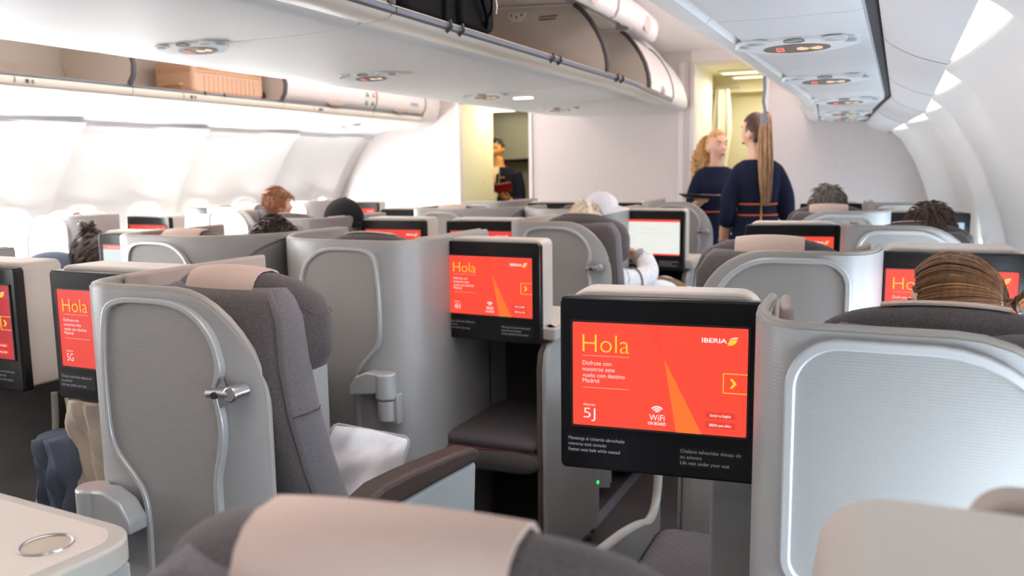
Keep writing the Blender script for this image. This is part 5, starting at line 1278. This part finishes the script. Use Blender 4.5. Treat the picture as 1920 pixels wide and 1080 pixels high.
# woman with a bun lying low on the left
hc = Vector((.30, .62, 1.05)); hM = R3(-10, 0, -40)
t = seated('person', 'woman with dark curly bun in a slate-blue top, low in a left aisle seat', (-4.13, 2.56, 0), 0, hc, hM, mat('slate_blue_top', rgb(62, 72, 88), .9), SKINT)
b = MB(); limb(b, [(.26, .58, .92), (.12, .56, .985), (-.02, .55, .985), (-.14, .56, .94)], [.075, .085, .075, .06]); remeshed(b, 'raised_sleeve', MATS['slate_blue_top'], t, .009, 4)
DK = hairmat('dark_curly_hair', rgb(54, 40, 34), .4)
short_hair(t, hc, hM, DK, 1.15, 260, .05, .04, -.08, .005, 17); face_parts(t, hc, hM, MATS['plain_lips'])
b = MB()
for i in range(90):
    a = rnd.uniform(0, 2*PI); r = .018+.03*rnd.random(); el = rnd.uniform(-1.2, 1.2)
    b.tube([hc+hM @ (Vector((0, -.05, .145))+Vector((r*math.cos(a+k*.6), r*math.sin(a+k*.6)*math.cos(el), .9*r*math.sin(a+k*.6)*math.sin(el)))) for k in range(8)], .0045, 4)
b.build('bun', DK, t, smooth=80)
# ------------------------------------------------------------------ loose things
# white cap lying on the shell top
t = thing('baseball_cap', 'white baseball cap lying on the inner centre shell beside the bright page screen', 'cap', (-1.525, 4.615, ZT+.014), math.radians(-98))
cap(t, (0, 0, -.004), R3(4, 6, 0), mat('white_cap_cloth', rgb(226, 224, 232), .9), 1.0, True, .085)
# suitcase in the left bin
t = thing('suitcase', 'ribbed tan hard suitcase in the open left overhead bin', 'suitcase', (-4.25, 4.55, H(.512)))
TAN = mat('tan_suitcase', rgb(216, 178, 148), .5); TAN2 = mat('tan_suitcase_band', rgb(204, 164, 124), .55)
MB().prism(rrect(-.33, .33, .0, .215, .045), lambda a, b, tt: (tt, a, b), -.165, .165).build('body', TAN, t, bevel=.025)
for z, h in ((.135, .008), (.152, .006)): MB().prism(rrect(-.334, .334, -.169, .169, .04), lambda a, b, tt: (b, a, tt), z, z+h).build('seam_band', TAN2, t, bevel=.002)
for k in range(12): MB().box(.164, .170, -.24+.042*k, -.225+.042*k, .02, .12).build('rib', TAN, t, bevel=.002)
MB().tube([(-.08, -.332, .06), (-.07, -.348, .06), (.07, -.348, .06), (.08, -.332, .06)], .009, 8).build('handle', TAN2, t)
for y in (-.25, .25): MB().box(.164, .172, y-.04, y+.04, .152, .175).build('latch', TAN2, t, bevel=.003)
for x in (-.12, .12): MB().tube([(x-.014, .355, .034), (x+.014, .355, .034)], .030, 16).build('wheel', mat('black_wheel', rgb(34, 32, 34), .5), t)
# black bag in the centre bin
t = thing('travel_bag', 'black fabric travel bag with zip pulls in the open centre overhead bin', 'bag', (-1.62, 2.66, H(.479)))
BK = mat('black_nylon', rgb(15, 15, 18), .85, bump=(180, .3), spec=.15); BK2 = mat('black_webbing', rgb(10, 10, 12), .8, spec=.15)
MB().prism(rrect(-.32, .315, .0, .29, .05), lambda a, b, tt: (tt, a, b), -.2, .215).build('body', BK, t, bevel=.03)
MB().prism(rrect(.02, .28, .02, .2, .03), lambda a, b, tt: (tt, a, b), .2, .238).build('front_pocket', BK, t, bevel=.012)
MB().tube([(.242, .03, .19), (.242, .15, .195), (.242, .27, .19)], .004, 6).build('zip', BK2, t)
for y, z in ((.07, .15), (.275, .12)):
    MB().tube([(.244, y, z+.03), (.247, y+.004, z), (.246, y+.002, z-.03)], [.004, .006, .004], 6).build('zip_pull', METAL, t)
MB().tube(catmull([(.22, .06, .24), (.255, .10, .16), (.258, .17, .07), (.24, .20, .03)], 4), .012, 6, asp=.4).build('strap', BK2, t)
MB().tube(catmull([(.22, .16, .25), (.262, .19, .17), (.262, .21, .10), (.235, .23, .07)], 4), .010, 6, asp=.4).build('strap', BK2, t)
MB().tube([(.218, -.07, .0), (.222, -.07, .14), (.218, -.07, .28)], .010, 6, asp=.5).build('piping', BK2, t)
# pillow on the latch-shell seat
def soft(mb, c, M, a, b, h, seed, n=26, amp=.012):
    q = random.Random(seed); ph = [q.uniform(0, 6.28) for _ in range(6)]
    rows = []; rows2 = []
    for i in range(n+1):
        u = -1+2*i/n; r1 = []; r2 = []
        for j in range(n+1):
            v = -1+2*j/n
            e = max(0.0, (1-abs(u)**3.2)*(1-abs(v)**3.2))**.55
            w = amp*(math.sin(5*u+ph[0]+2*v)+math.sin(7*v+ph[1]-3*u)+.6*math.sin(11*u-6*v+ph[2]))*e
            k = 1-.06*abs(u*v)
            x = a*u*k*(1-.07*(1-abs(v)**2)*0); y = b*v*k
            r1.append(Vector(c)+M @ Vector((x, y, h*e+w))); r2.append(Vector(c)+M @ Vector((x, y, -h*e*.8+w*.4-.001)))
        rows.append(r1); rows2.append(r2)
    return mb.slab(rows, rows2)
WP = mat('white_pillowcase', rgb(228, 230, 234), .85, noise=(40, .03))
t = thing('pillow', 'white pillow leaning on the empty seat with the latch shell', 'pillow', (-1.285, 1.86, H(-.93)))
Mp = R3(52, 14, 4)
soft(MB(), (-.02, .0, .115), Mp, .115, .135, .055, 4, amp=.009).build('pillowcase', WP, t, smooth=80)
MB().tube([Vector((-.02, 0, .115))+Mp @ Vector((.115*math.copysign(min(1, abs(math.cos(a))*1.3)**.6, math.cos(a))*.985, .135*math.copysign(min(1, abs(math.sin(a))*1.3)**.6, math.sin(a))*.985, 0)) for a in [2*PI*k/40 for k in range(40)]], .003, 6, closed=True).build('piping', mat('grey_piping', rgb(176, 178, 184), .8), t)
t = thing('blanket', 'beige folded blanket beside the white pillow on the latch-shell seat', 'blanket', (-1.14, 1.72, H(-.90)))
soft(MB(), (0, 0, .05), R3(8, 0, 20), .07, .10, .045, 9, amp=.010).build('fold', mat('beige_blanket', rgb(206, 188, 176), .9), t, smooth=80)
# bedding below the 5G screen
def drape(name, label, mt, loc, w, h, seed, thick=.05, lean=0.0, curl=.0):
    q = random.Random(seed); ph = [q.uniform(0, 6.28) for _ in range(8)]
    t = thing(name, label, 'blanket', loc)
    A, B = [], []
    for i in range(25):
        z = h*(1-i/24); ra, rb = [], []
        for j in range(21):
            u = -1+2*j/20; f = i/24
            x = w*u*(1+.10*math.sin(3*f+ph[0]))+lean*f+.012*math.sin(9*f+ph[1]); e = (1-abs(u)**4)**.5
            y = -thick*e*(1+.25*math.sin(6*f+ph[2]))-.010*math.sin(8*u+5*f+ph[3])*e-.007*math.sin(15*u-9*f+ph[4])*e-.006*math.sin(20*f+4*u+ph[5])
            ra.append((x, y, z)); rb.append((x, y*.2+.045*e+.01, z))
        A.append(ra); B.append(rb)
    MB().slab(A, B).build('cloth', mt, t, smooth=80)
    return t
drape('blanket', 'cream blanket hanging below the 5G screen', mat('cream_blanket', rgb(212, 198, 180), .9), (-1.955, 1.60, H(-1.05)), .085, .455, 3, .05, -.0)
drape('blanket', 'slate-blue crumpled blanket beside the cream one below the 5G screen', mat('slate_blanket', rgb(94, 104, 120), .9), (-2.062, 1.57, H(-1.1)), .062, .40, 8, .055, -.012)
# throw over the lap of the white-haired passenger
t = thing('blanket', 'white and brown throw over the lap of the white-haired passenger', 'blanket', (-1.10, 4.20, H(-.80)))
soft(MB(), (0, 0, .10), R3(0, 4, -12), .20, .24, .14, 21, amp=.008).build('throw', WP, t, smooth=80)
MB().tube(catmull([(-.16, -.02, .205), (-.08, .03, .235), (.02, .04, .238), (.10, .02, .222), (.17, -.01, .175)], 6), .042, 10, asp=.45).build('brown_band', mat('brown_fleece', rgb(126, 100, 76), 1.0, noise=(120, .3), bump=(160, .6)), t, smooth=80)
